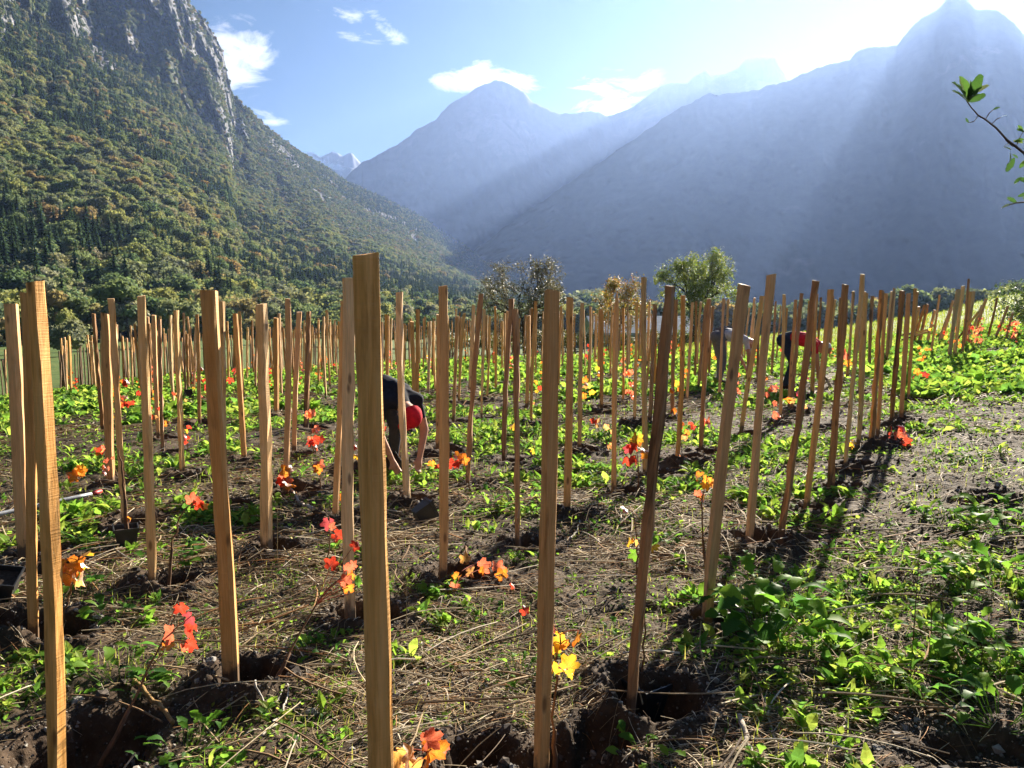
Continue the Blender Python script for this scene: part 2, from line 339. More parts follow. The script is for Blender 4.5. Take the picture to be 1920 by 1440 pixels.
# ------------------------------------------------------------------ stakes (positions measured on the photograph)
# x top, y top, x bottom, y bottom, width px, wood, extra turn, label
STK = [
 (18, 570, 48, 1056, 21, 'f', .1, 'tan stake at the left edge, the outer one of the three leaning stakes there'),
 (43, 549, 69, 1214, 19, 'f', .2, 'tan stake just behind the tall stake by the left edge, only its narrow side showing'),
 (65, 528, 112, 1530, 31, 'f', .35, 'tall thick tan stake in the near left corner with a dark cracked upper edge'),
 (176, 588, 193, 815, 7, 'd', .2, 'thin dark brown stake left of the pair of tan stakes behind the small black pot'),
 (196, 588, 209, 920, 14, 'f', .0, 'flat topped tan stake touching the taller pale stake behind the standing black pot'),
 (208, 560, 236, 1000, 14, 'p', .5, 'pale leaning stake rising from the square black pot on the left'),
 (264, 555, 288, 1118, 20, 'p', .5, 'pale rough sawn stake between the standing black pot and the pit with dark twigs'),
 (287, 591, 299, 828, 8, 'f', .2, None), (297, 598, 306, 856, 6, 'd', .2, 'thin grey weathered stake with peeling crooked top'),
 (331, 582, 342, 903, 10, 'p', .4, 'slim light stake with sunlit right edge standing beside a small pit'),
 (368, 590, 375, 802, 8, 'f', .5, None),
 (395, 545, 431, 1306, 30, 'f', .15, 'thick flat tan stake leaning left, its foot in the deep square pit'),
 (418, 565, 410, 962, 11, 'p', .1, 'stake with saw ribs half hidden behind the thick leaning stake above the square pit'),
 (442, 588, 459, 876, 10, 'f', .2, None),
 (278, 607, 285, 755, 4, 'd', .2, None), (128, 630, 135, 745, 5, 'f', .2, None), (238, 634, 239, 733, 4, 'f', .2, None), (350, 626, 354, 735, 4, 'd', .1, None),
 (490, 570, 501, 1050, 20, 'p', .3, 'stake with a rough notched top and a strip of dark bark along its left edge'),
 (538, 560, 537, 930, 13, 'f', .3, 'straight smooth tan stake right behind the orange leaves and the pale club shaped stick'),
 (517, 596, 519, 785, 9, 'f', .2, None), (560, 585, 553, 855, 10, 'f', .2, None), (578, 584, 575, 810, 9, 'd', .3, 'weathered brown stake with a torn flap of bark'),
 (607, 599, 610, 740, 6, 'd', .3, None),
 (645, 521, 663, 1183, 23, 'p', .6, 'rough sawn stake with a dark edge, partly behind the thickest stake in the middle'),
 (643, 565, 631, 990, 12, 'f', .2, 'tan stake half hidden left of the thickest stake, foot beside purple red leaves'),
 (652, 600, 649, 890, 10, 'f', .2, None),
 (687, 477, 718, 2072, 60, 'f', .42, 'thickest and nearest stake of all, rising alone through the middle of the view'),
 (724, 590, 727, 715, 9, 'f', .2, None),
 (751, 548, 762, 957, 15, 'p', .4, 'stake with pale saw marks standing in front of the person in the red cap'),
 (752, 590, 747, 878, 8, 'f', .1, None), (783, 580, 784, 812, 8, 'f', .3, None), (773, 603, 775, 770, 8, 'f', .1, None),
 (830, 536, 831, 1103, 20, 'f', .35, 'tan stake right of the person in red cap, foot beside a salmon leaved vine'),
 (805, 602, 803, 745, 6, 'p', .2, None), (814, 602, 817, 740, 5, 'p', .2, None), (822, 590, 820, 850, 8, 'f', .1, None),
 (887, 572, 881, 738, 7, 'p', .2, None), (901, 551, 877, 925, 10, 'd', .3, 'stake with a long split and dark bark leaning right over red vine leaves'),
 (858, 593, 850, 795, 7, 'f', .4, None), (870, 587, 861, 760, 5, 'p', .4, None), (908, 580, 903, 790, 5, 'p', .2, None),
 (918, 592, 913, 755, 4, 'p', .2, None), (930, 597, 924, 690, 4, 'f', .2, None), (942, 602, 942, 700, 4, 'p', .2, None),
 (958, 560, 946, 874, 9, 'd', .3, None),
 (965, 580, 973, 1040, 12, 'd', .4, 'slim brown stake leaning left, foot in a shaded pit left of the sturdy stake'),
 (990, 592, 988, 770, 8, 'f', .2, None), (1004, 565, 996, 800, 6, 'f', .3, None),
 (1036, 546, 1010, 1500, 33, 'f', .5, 'sturdy two faced stake with yellow vine leaves beside its lower part'),
 (1067, 558, 1063, 980, 14, 'f', .3, 'tan stake with a dark stain halfway up, right of the sturdy two faced stake'),
 (1093, 568, 1085, 852, 8, 'p', .4, None), (1110, 585, 1103, 710, 5, 'd', .3, None), (1127, 580, 1128, 772, 7, 'f', .1, None),
 (1157, 550, 1151, 935, 12, 'f', .6, 'tan stake with a pointed top standing between the two fruit trees'),
 (1170, 578, 1168, 762, 5, 'f', .3, None), (1194, 567, 1189, 798, 6, 'p', .3, None),
 (1207, 520, 1210, 905, 10, 'p', .5, 'tall slim light stake rising higher than its neighbours beside the yellow and red vine'),
 (1227, 571, 1219, 800, 7, 'd', .3, None),
 (1251, 536, 1184, 1357, 22, 'd', .45, 'old bark covered stake leaning right, foot in the big pit beside the sunken black pot'),
 (1218, 566, 1214, 685, 5, 'f', .3, None), (1268, 562, 1259, 787, 7, 'd', .3, None), (1282, 554, 1268, 880, 9, 'f', .4, None),
 (1297, 567, 1289, 760, 6, 'f', .2, None), (1306, 565, 1302, 715, 4, 'd', .2, None), (1315, 566, 1306, 690, 4, 'f', .2, None),
 (1328, 560, 1316, 857, 9, 'd', .2, 'brown stake with a dark top standing behind the round red vine leaf'),
 (1358, 560, 1347, 753, 5, 'f', .2, None), (1366, 561, 1358, 700, 4, 'f', .2, None),
 (1396, 534, 1320, 1198, 23, 'f', .3, 'wide tan stake leaning right before the person in grey overalls, foot in round pit'),
 (1426, 555, 1392, 818, 8, 'p', .4, None),
 (1447, 515, 1400, 1040, 16, 'f', .35, 'tall leaning stake with a dark streak, beside the big leafy weed'),
 (1455, 565, 1445, 710, 4, 'd', .2, None), (1471, 552, 1461, 793, 6, 'p', .3, None), (1490, 562, 1480, 770, 6, 'f', .3, None),
 (1503, 550, 1482, 778, 6, 'd', .2, None),
 (1525, 526, 1465, 1030, 14, 'd', .5, 'half pale half dark stake leaning right, crossing the person in the red shirt'),
 (1531, 551, 1522, 747, 8, 'f', .2, None), (1539, 558, 1531, 690, 4, 'd', .2, None),
 (1553, 543, 1515, 972, 11, 'f', .4, 'light edged leaning stake just right of the person in the red shirt'),
 (1562, 555, 1555, 668, 4, 'd', .2, None),
 (1584, 533, 1557, 930, 12, 'd', .2, 'dark brown leaning stake third from the end of the near right row'),
 (1601, 546, 1587, 715, 5, 'p', .2, None),
 (1615, 514, 1586, 891, 9, 'p', .5, 'highest reaching leaning stake of the near right row'),
 (1625, 549, 1607, 845, 8, 'p', .2, 'yellowish stake leaning right just beside the highest one of the right row'),
 (1617, 546, 1610, 740, 4, 'p', .2, None), (1637, 555, 1630, 690, 6, 'd', .2, None),
 (1656, 545, 1630, 842, 10, 'd', .3, None), (1663, 550, 1643, 825, 5, 'f', .3, None), (1676, 547, 1667, 668, 6, 'p', .2, None),
 (1690, 545, 1673, 802, 8, 'd', .4, None), (1703, 550, 1689, 792, 9, 'f', .3, 'reddish brown stake at the right end of the near row above red heart shaped leaves'), (1716, 541, 1703, 755, 6, 'f', .3, None),
 (1723, 575, 1711, 645, 5, 'f', .2, None), (1733, 572, 1712, 648, 5, 'd', .2, None), (1738, 570, 1722, 650, 5, 'd', .2, None), (1752, 581, 1737, 650, 5, 'f', .2, None),
 (1787, 563, 1757, 650, 5, 'f', .2, None), (1784, 578, 1762, 648, 5, 'f', .2, None), (1797, 543, 1779, 678, 7, 'p', .2, None), (1806, 536, 1789, 672, 6, 'p', .2, None),
 (1817, 523, 1803, 668, 4, 'd', .2, 'thin dark pole standing highest in the far right bundle of stakes'),
 (1820, 547, 1805, 655, 7, 'f', .2, None), (1826, 546, 1812, 648, 5, 'p', .2, None),
 (1850, 560, 1826, 632, 5, 'f', .2, None), (1840, 572, 1820, 628, 4, 'f', .2, None), (1869, 558, 1852, 640, 4, 'd', .2, None),
 (1891, 574, 1860, 642, 5, 'f', .2, None), (1899, 586, 1884, 645, 5, 'f', .2, None),
]
stake_pos = []
for s in STK:
    dz = -0.06 if s[3] > 860 else -0.02
    if s[3] > 2000: p = at_depth(s[2], s[3], 1.45); p = np.array([p[0], 1.45, p[2]])
    else: p = hit(s[2], s[3], dz)
    stake_pos.append(p)

# holes in the ground: centre x, y, radius, depth, mound
HOLES = []
for s, p in zip(STK, stake_pos):
    d = math.hypot(p[0], p[1])
    if 1.8 < d < 15 and s[3] > 720:
        rr = random.uniform(.12, .165)
        HOLES.append((p[0] + rr * .62, p[1] + rr * .15, rr, random.uniform(.18, .26), random.uniform(0, 6.28), random.uniform(.03, .07)))
for (px, py, rr, dp) in [(175, 1400, .2, .16), (20, 1180, .18, .16), (905, 1430, .13, .12), (1460, 1250, .0, 0), (1860, 1420, .2, .06), (1010, 885, .14, .15),
                         (700, 880, .12, .12), (1130, 1400, .1, .1), (1560, 800, .14, .12), (1840, 930, .14, .07), (1890, 660, .4, .12), (90, 1075, .14, .14)]:
    if rr == 0: continue
    p = hit(px, py); HOLES.append((p[0], p[1], rr, dp, random.uniform(0, 6.28), .05))
HOLES = np.array(HOLES)

def micro(x, y, r):
    h = (fbm(x * 1.3, y * 1.3, 3, 3) - .5) * .10
    h += (fbm(x * 6, y * 6, 5, 4, .55) - .5) * .055
    h += (fbm(x * 30, y * 30, 9, 3, .6) - .5) * .018 * (r < 14)
    dug = np.zeros_like(h)
    for (hx, hy, hr, hd, ph, mo) in HOLES:
        sel = (np.abs(x - hx) < hr * 3.4) & (np.abs(y - hy) < hr * 3.4)
        if not sel.any(): continue
        dx, dyy = x[sel] - hx, y[sel] - hy
        an = np.arctan2(dyy, dx); q = (np.abs(dx) ** 2.6 + np.abs(dyy) ** 2.6) ** (1 / 2.6) / hr
        q = q * (1 + .09 * np.sin(an * 3 + ph) + .06 * np.sin(an * 7 + ph * 2)) + (fbm(x[sel] * 22, y[sel] * 22, 31, 2) - .5) * .25
        pit = -hd * (1 - sstep(.78, 1.08, q))
        side = .55 + .45 * np.cos(an - (-2.2 + .6 * np.sin(ph)))
        mound = mo * 1.1 * side * np.exp(-((q - 1.4) / .36) ** 2) * (q > .9)
        mound += mound * (fbm(x[sel] * 16, y[sel] * 16, 77, 3) - .4) * 1.0
        h[sel] += pit + mound
        dug[sel] = np.maximum(dug[sel], 1 - sstep(1.2, 2.5, q))
    return h, dug
def ground_z(x, y):
    x = np.atleast_1d(np.asarray(x, float)); y = np.atleast_1d(np.asarray(y, float)); r = np.hypot(x, y)
    h, dug = micro(x, y, r)
    return terr(x, y) + h * (1 - .6 * sstep(25, 60, r)), dug
def litter(x, y):
    a = sstep(.40, .56, fbm(x * .8 + 5, y * .8, 41, 4)); b = sstep(-.5, 1.8, x / np.maximum(y, .5) * 2)
    return np.clip(.30 + .6 * a + .15 * b, 0, 1)
def greenness(x, y):
    """0..1, how much weed cover"""
    r = np.hypot(x, y); px = CX + FPX * x / np.maximum(y, .1)
    n = fbm(x * .9 + 13, y * .9 + 3, 71, 4)
    g = .80 * sstep(.53, .585, n + .11 * sstep(6, 22, r))
    g = np.maximum(g, sstep(9, 13, r) * (px > 1680) * .95 * sstep(.30, .42, n))
    g = np.maximum(g, (px > 1640) * (r < 5) * sstep(.49, .55, n) * .8)
    g = g * (1 - .95 * ((px > 1600) & (r > 5) & (r < 9)))
    bare = ((px > 60) & (px < 190) & (r > 9) & (r < 15)); g = g * (1 - .8 * bare)
    return g

# ground mesh: rings around the camera, finest inside the view
fine = np.linspace(radians(-41), radians(41), 640); rest = np.linspace(radians(41), radians(319), 90)[1:-1]
AZ = np.concatenate([fine, rest])
RR = np.concatenate([np.geomspace(.25, 1.5, 16)[:-1], np.geomspace(1.5, 14, 500)[:-1], np.geomspace(14, 60, 130)[:-1], np.geomspace(60, 7000, 60)])
A, R = np.meshgrid(AZ, RR)
GX, GY = R * np.sin(A), R * np.cos(A)
gz, dug = ground_z(GX.ravel(), GY.ravel()); rr_ = R.ravel()
pxx = CX + FPX * np.tan(np.clip(A.ravel(), -1.3, 1.3))
edge = np.interp(pxx, [-600, 0, 400, 960, 1300, 1500, 1920, 2600], [44, 42, 42, 38, 33, 27, 24, 20])
grassm = sstep(0, 3, rr_ - edge + (fbm(GX.ravel() * .3, GY.ravel() * .3, 8, 3) - .5) * 4)
gmix = np.maximum(grassm, .7 * greenness(GX.ravel(), GY.ravel()) * sstep(12, 24, rr_) + .2 * sstep(14, 22, rr_) * (1 - dug))
lit = litter(GX.ravel(), GY.ravel()) * (1 - dug)
nA, nR = len(AZ), len(RR)
V = np.stack([GX.ravel(), GY.ravel(), gz], 1)
i = np.arange(nR - 1)[:, None] * nA; j = np.arange(nA)[None, :]; j2 = (j + 1) % nA
F = np.stack([i + j, i + j2, i + nA + j2, i + nA + j], -1).reshape(-1, 4)[:, ::-1]
V = np.concatenate([V, [[0, 0, float(gz[:nA].mean())]]]); cap = np.stack([np.full(nA, len(V) - 1), (np.arange(nA) + 1) % nA, np.arange(nA)], 1)[:, ::-1]
T = np.stack([np.clip(gmix, 0, 1), lit, dug], 1); T = np.concatenate([T, [[0, .5, 0]]])
g = link('ground', np_mesh('ground', V, [F, cap], M_GROUND, T, smooth=True)); g['kind'] = 'structure'

# ------------------------------------------------------------------ mountains
def mountain_mat(name, forest, rock, rockamt, scale, streak=False):
    m, nt, o = newmat(name)
    co = coord(nt, 'Object')
    n = noise(nt, co, scale, 8, .62, .3); n2 = noise(nt, co, scale * 9, 6, .7); lo, hi = (.5, 1.5) if streak else (.85, 1.15)
    f = mixc(nt, 1, ramp(nt, n2, [(.3, tuple(c * lo for c in forest)), (.7, tuple(c * hi for c in forest))]), (1, 1, 1), 'MULTIPLY')
    rk = mixc(nt, 1, ramp(nt, noise(nt, coord(nt, 'Object', (1, 1, 2.2)), scale * 6, 9, .7), [(.3, tuple(c * lo for c in rock)), (.7, tuple(c * hi for c in rock))]), (1, 1, 1), 'MULTIPLY')
    mk = ramp(nt, n, [(1 - rockamt - .03, (0, 0, 0)), (1 - rockamt + .04, (1, 1, 1))])
    if streak:
        st = noise(nt, coord(nt, 'Object', (1, 1, .35)), scale * 9, 10, .75, .5); ck = attr(nt, 'tint')
        rk = mixc(nt, 1, rk, ramp(nt, st, [(.36, (.22, .23, .25)), (.5, (.8, .8, .8)), (.6, (1.15, 1.13, 1.1))]), 'MULTIPLY')
        lich = noise(nt, co, scale * 14, 8, .7)
        rk = mixc(nt, ramp(nt, lich, [(.50, (0, 0, 0)), (.58, (.9, .9, .9))]), rk, (.05, .062, .035))
        mk = mixc(nt, 1, mk, ck, 'ADD')
    c = mixc(nt, mk, f, rk)
    b = bump(nt, n2, 1.0 if streak else .12, 12)
    princ(nt, o, c, .95, b, .05)
    return m
M_MLEFT = mountain_mat('wooded_rock_slope', (.07, .085, .035), (.27, .27, .29), .12, .006, True)
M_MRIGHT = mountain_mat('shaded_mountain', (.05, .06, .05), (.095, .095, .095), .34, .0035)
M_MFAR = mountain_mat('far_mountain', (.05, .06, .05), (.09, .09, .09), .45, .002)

def snow_mat():
    m, nt, o = newmat('snowy_rock')
    n = noise(nt, coord(nt, 'Object'), .0045, 8, .6, .4)
    princ(nt, o, ramp(nt, n, [(.48, (.16, .17, .20)), (.53, (.85, .87, .9))]), .8, None, .1)
    return m

def ridged(x, y, seed, o=5):
    s, a, t = 0, 1, 0
    for i in range(o):
        s = s + a * (1 - np.abs(2 * vnoise(x * 2 ** i, y * 2 ** i, seed + i) - 1)); t += a; a *= .52
    return s / t
def elev_of(px, py):
    d = ray(px, py); return math.atan2(d[0], d[1]), d[2] / math.hypot(d[0], d[1])
def mountain(name, sky, r0, r1, mat, nu, nv, amp, zfoot=-12, seed=1, crag=.0, cliff=None):
    """a mountain face from its foot at distance r0 to its crest at r1; the crest is given as sight lines"""
    az, el = zip(*[elev_of(*p) for p in sky]); az = np.array(az); el = np.array(el)
    U = np.linspace(az[0], az[-1], nu); E = np.interp(U, az, el)
    E = E + crag * (fbm(U * 90, U * 0, seed, 4, .6) - .5) * 2 * 1
    r0 = np.interp(U, *r0) if isinstance(r0, tuple) else np.full(nu, r0); r1 = np.interp(U, *r1) if isinstance(r1, tuple) else np.full(nu, r1)
    Vv = np.linspace(0, 1, nv)[:, None]
    e0 = zfoot / r0
    el_ = e0 + (E - e0) * Vv
    rr = r0 * (r1 / r0) ** (Vv ** (.8 if cliff is not None else 1))
    if cliff is not None:
        w = .75 * sstep(cliff[0], cliff[1], U) * (1 - sstep(cliff[2], cliff[3], U)); vc = cliff[4]
        rcl = np.where(Vv < vc, r0 * (r1 * .9 / r0) ** (Vv / vc), r1 * .9 + (Vv - vc) / (1 - vc) * r1 * .1)
        rr = rr * (1 - w) + rcl * w
    nn = ridged(U[None, :] * 16 + Vv * 1.5, Vv * 3.0 + U * 3, seed) - .55
    nn2 = fbm(U[None, :] * 90, Vv * 26, seed + 5, 4) - .5
    crk = (ridged(U[None, :] * 70 + Vv * 2, Vv * 9 + U * 12, seed + 9, 5) - .6) * (0 if cliff is None else 1) * sstep(.5, .75, Vv) * (1 - sstep(azp(430), azp(520), U))[None]
    taper = np.sin(np.clip(Vv, 0, 1) * pi) ** .5
    rr = rr * (1 + amp * nn * (taper * .8 + .2) + (amp * .25 if cliff is not None else .0012) * nn2 + .10 * crk)
    X, Y, Z = rr * np.sin(U), rr * np.cos(U), rr * el_
    # the far side falls away behind the crest
    xs, ys, zs = [X], [Y], [Z]
    for k, (fr, fz) in enumerate(((1.05, .82), (1.18, .4), (1.35, 0))):
        xs.append((rr[-1] * fr * np.sin(U))[None]); ys.append((rr[-1] * fr * np.cos(U))[None]); zs.append((Z[-1] * fz - 11 * (1 - fz))[None])
    X = np.concatenate(xs); Y = np.concatenate(ys); Z = np.concatenate(zs)
    n = X.shape[0]
    i = np.arange(n - 1)[:, None] * nu; j = np.arange(nu - 1)[None, :]
    F = np.stack([i + j, i + j + 1, i + nu + j + 1, i + nu + j], -1).reshape(-1, 4)
    tn = np.zeros((n * nu, 3))
    if cliff is not None:
        PX = CX + FPX * np.tan(np.clip(U, -1.4, 1.4))[None] + 0 * Vv; cn_ = fbm(PX * .018, Vv * 16 + 0 * PX, 91, 4)
        cc = np.maximum(((PX > 130) & (PX < 450) & (Vv > .68)) * sstep(.42, .60, cn_ + .20 * sstep(.68, .92, Vv) - .12 * sstep(260, 130, PX)), (Vv > .4) * (PX > 40) * sstep(.6, .68, cn_))
        tn[:cc.size] = cc.reshape(-1, 1)
    me = np_mesh(name, np.stack([X.ravel(), Y.ravel(), Z.ravel()], 1), F, mat, tn, smooth=True)
    o = link(name, me); o['kind'] = 'structure'
    return o, U, rr, el_
def azp(px): return math.atan2(px - CX, FPX)

left_sky = [(-2600, 60), (-1500, -120), (-700, -330), (-200, -330), (100, -260), (230, -170), (310, -90), (352, 0), (380, 30), (400, 62), (417, 92), (425, 130), (437, 178), (468, 205), (512, 248),
            (560, 283), (610, 312), (650, 340), (700, 362), (760, 390), (800, 412), (850, 446), (890, 474), (905, 490), (950, 502), (985, 522), (1020, 548), (1060, 566), (1120, 577)]
lm, LU, LR, LE = mountain('left_mountain', left_sky, ([azp(-1500), azp(0), azp(400), azp(700), azp(1000), azp(1120)], [150, 180, 190, 250, 420, 700]),
    ([azp(-1500), azp(0), azp(430), azp(700), azp(900), azp(1120)], [1300, 1350, 1450, 1900, 2100, 1700]), M_MLEFT, 620, 320, .11, -6, 4,
    cliff=(azp(-100), azp(230), azp(400), azp(640), .66))
right_sky = [(840, 540), (870, 490), (897, 462), (972, 406), (1030, 367), (1117, 308), (1150, 285), (1200, 252), (1230, 231), (1280, 200), (1328, 177), (1380, 172), (1425, 165), (1477, 151), (1500, 140), (1519, 131),
             (1541, 124), (1594, 111), (1602, 98), (1612, 90), (1650, 86), (1683, 82), (1700, 60), (1714, 42), (1741, 27), (1758, 16), (1770, 4), (1781, -6), (1812, -2), (1830, 18), (1865, 20), (1885, 26), (1901, 40),
             (1925, 75), (1990, 130), (2100, 200), (2400, 250), (3000, 300), (5000, 420)]
mountain('right_mountain', right_sky, ([azp(840), azp(900), azp(1400), azp(3000)], [1900, 1800, 1500, 1400]), ([azp(840), azp(1300), azp(1800), azp(3000)], [2100, 2450, 2600, 2600]), M_MRIGHT, 460, 150, .12, -12, 21, crag=.003)
mid_sky = [(500, 420), (600, 360), (647, 333), (680, 304), (747, 269), (784, 240), (817, 223), (842, 196), (884, 171), (909, 156), (932, 151), (957, 156), (982, 171), (997, 190), (1030, 206), (1051, 214), (1084, 212), (1109, 207),
           (1138, 217), (1200, 260), (1300, 330)]
mountain('middle_mountain', mid_sky, 3000, 4100, M_MFAR, 320, 110, .08, -12, 33, crag=.0022)
crag_sky = [(1050, 290), (1100, 240), (1138, 218), (1163, 210), (1188, 199), (1215, 178), (1240, 160), (1255, 156), (1288, 158), (1303, 142), (1321, 132), (1334, 143), (1381, 129), (1399, 111), (1421, 106), (1452, 108), (1460, 124),
            (1477, 146), (1520, 190), (1600, 260)]
mountain('crag_ridge', crag_sky, 2900, 4100, M_MFAR, 260, 80, .07, -12, 47, crag=.0022)
snow_sky = [(520, 300), (545, 292), (563, 287), (580, 285), (601, 294), (612, 288), (624, 283), (642, 292), (655, 289), (663, 291), (676, 306), (720, 330), (800, 380)]
mountain('snow_peaks', snow_sky, 4200, 5200, snow_mat(), 160, 60, .05, -12, 55, crag=.004)

# ------------------------------------------------------------------ trees of the wood
def tube(pts, rad, sides=6, cap=True):
    """numpy tube along points; returns verts, quads"""
    pts = np.asarray(pts, float); n = len(pts); rad = np.broadcast_to(np.asarray(rad, float), (n,))
    tan = np.gradient(pts, axis=0); tan /= np.linalg.norm(tan, axis=1)[:, None] + 1e-9
    ref = np.array([0, 0, 1.0]) if abs(tan[0][2]) < .8 else np.array([1.0, 0, 0])
    a = np.cross(tan, ref); a /= np.linalg.norm(a, axis=1)[:, None] + 1e-9; b = np.cross(tan, a)
    th = np.linspace(0, 2 * pi, sides, endpoint=False)
    V = pts[:, None] + rad[:, None, None] * (np.cos(th)[None, :, None] * a[:, None] + np.sin(th)[None, :, None] * b[:, None])
    V = V.reshape(-1, 3)
    i = np.arange(n - 1)[:, None] * sides; j = np.arange(sides)[None, :]; j2 = (j + 1) % sides
    F = np.stack([i + j, i + j2, i + sides + j2, i + sides + j], -1).reshape(-1, 4)
    if cap:
        V = np.concatenate([V, pts[:1], pts[-1:]])
        c0, c1 = len(V) - 2, len(V) - 1; k = np.arange(sides)
        F = np.concatenate([F, np.stack([np.full(sides, c0), (k + 1) % sides, k, np.full(sides, c0)], 1)[:0]]) if False else F
        tris = np.concatenate([np.stack([np.full(sides, c0), (k + 1) % sides, k], 1), np.stack([np.full(sides, c1), (n - 1) * sides + k, (n - 1) * sides + (k + 1) % sides], 1)])
        return V, F, tris
    return V, F, np.zeros((0, 3), int)
class Acc:
    def __init__(s): s.V = []; s.Q = []; s.T = []; s.C = []; s.n = 0; s.mq = []; s.mt = []
    def add(s, V, Q=None, T=None, col=(1, 1, 1), mi=0):
        V = np.asarray(V, float); s.V.append(V)
        if Q is not None and len(Q): s.Q.append(np.asarray(Q) + s.n); s.mq.append(np.full(len(Q), mi))
        if T is not None and len(T): s.T.append(np.asarray(T) + s.n); s.mt.append(np.full(len(T), mi))
        c = np.asarray(col, float)
        s.C.append(np.broadcast_to(c, (len(V), 3)) if c.ndim == 1 else c); s.n += len(V)
        return s
    def mesh(s, name, mats, smooth=False):
        Fs = []; mi = []
        if s.Q: Fs.append(np.concatenate(s.Q)); mi.append(np.concatenate(s.mq))
        if s.T: Fs.append(np.concatenate(s.T)); mi.append(np.concatenate(s.mt))
        return np_mesh(name, np.concatenate(s.V), Fs, mats, np.concatenate(s.C), np.concatenate(mi), smooth)
def tubec(acc, pts, rad, sides=6, col=(.1, .08, .06), mi=0):
    V, Q, T = tube(pts, rad, sides); acc.add(V, Q, T, col, mi)
def bez(a, b, c, n):
    t = np.linspace(0, 1, n)[:, None]; return (1 - t) ** 2 * np.asarray(a) + 2 * t * (1 - t) * np.asarray(b) + t * t * np.asarray(c)

def wood_leaf_mat(name, stops, objscale=1.0):
    m, nt, o = newmat(name)
    r = objrand(nt)
    c = ramp(nt, r, stops)
    t = attr(nt, 'tint')
    c = mixc(nt, 1, c, t, 'MULTIPLY')
    d = node(nt, 'ShaderNodeBsdfDiffuse', {'Color': c}); tr = node(nt, 'ShaderNodeBsdfTranslucent', {'Color': mixc(nt, 1, c, (1.5, 1.5, 1.0), 'MULTIPLY')})
    mx = node(nt, 'ShaderNodeMixShader', {0: .3, 1: d.outputs[0], 2: tr.outputs[0]})
    nt.links.new(mx.outputs[0], o.inputs[0]); return m
M_BROAD = wood_leaf_mat('broadleaf_foliage', [(0, (.11, .165, .09)), (.2, (.16, .205, .11)), (.4, (.205, .245, .12)), (.56, (.31, .31, .125)), (.66, (.19, .22, .15)), (.8, (.26, .25, .15)), (.86, (.34, .24, .12)), (.9, (.27, .27, .21)), (1, (.14, .185, .12))])
M_NEEDLE = wood_leaf_mat('needle_foliage', [(0, (.045, .08, .045)), (.5, (.06, .10, .055)), (1, (.09, .13, .065))])

def crown_mesh(name, w, h, nl, nquad, seed, q=.5, flat=.9):
    rg = np.random.default_rng(seed)
    # lobes
    lob = []
    for k in range(nl):
        a = rg.uniform(0, 2 * pi); zz = rg.uniform(.12, .92); rad = math.sin(math.acos(np.clip(2 * zz - 1, -1, 1))) * .62
        lob.append((cos(a) * rad * w * .5, sin(a) * rad * w * .5, h * (.12 + zz * .74), rg.uniform(.2, .34) * w))
    lob = np.array(lob)
    acc = Acc()
    per = nquad // nl
    for (lx, ly, lz, lr) in lob:
        d = rg.normal(size=(per, 3)); d /= np.linalg.norm(d, axis=1)[:, None]
        d[:, 2] = np.where(d[:, 2] < -.35, -d[:, 2], d[:, 2])
        p = np.array([lx, ly, lz]) + d * lr * rg.uniform(.72, 1.08, (per, 1)) * np.array([1, 1, .8])
        n = d + rg.normal(size=(per, 3)) * .65; n /= np.linalg.norm(n, axis=1)[:, None]
        ref = rg.normal(size=(per, 3)); a = np.cross(n, ref); a /= np.linalg.norm(a, axis=1)[:, None]; b = np.cross(n, a)
        s = q * rg.uniform(.5, 1.25, (per, 1))
        Vq = np.stack([p - a * s, p - b * s * .8, p + a * s, p + b * s * .8], 1).reshape(-1, 3)
        Qf = np.arange(per * 4).reshape(-1, 4)
        br = np.repeat(rg.uniform(.7, 1.3, (per, 1)) * np.array([1, 1, 1]), 4, 0)
        acc.add(Vq, Qf, None, br)
        # a small uneven core so the lobe is not hollow
        th = np.linspace(0, 2 * pi, 7, endpoint=False)
        rings = []
        for ph in (-1.0, -.3, .4, 1.1):
            rings.append(np.stack([np.cos(th + ph) * cos(ph), np.sin(th + ph) * cos(ph), np.full(7, sin(ph))], 1))
        Vc = np.concatenate(rings) * lr * .7 * rg.uniform(.8, 1.15, (28, 1)) * np.array([1, 1, .8]) + np.array([lx, ly, lz])
        i = np.arange(3)[:, None] * 7; j = np.arange(7)[None]; Qc = np.stack([i + j, i + (j + 1) % 7, i + 7 + (j + 1) % 7, i + 7 + j], -1).reshape(-1, 4)
        Vc = np.concatenate([Vc, [[lx, ly, lz + lr * .6]]]); k = np.arange(7)
        acc.add(Vc, Qc, np.stack([21 + k, 21 + (k + 1) % 7, np.full(7, 28)], 1), (.75, .75, .75))
    return acc
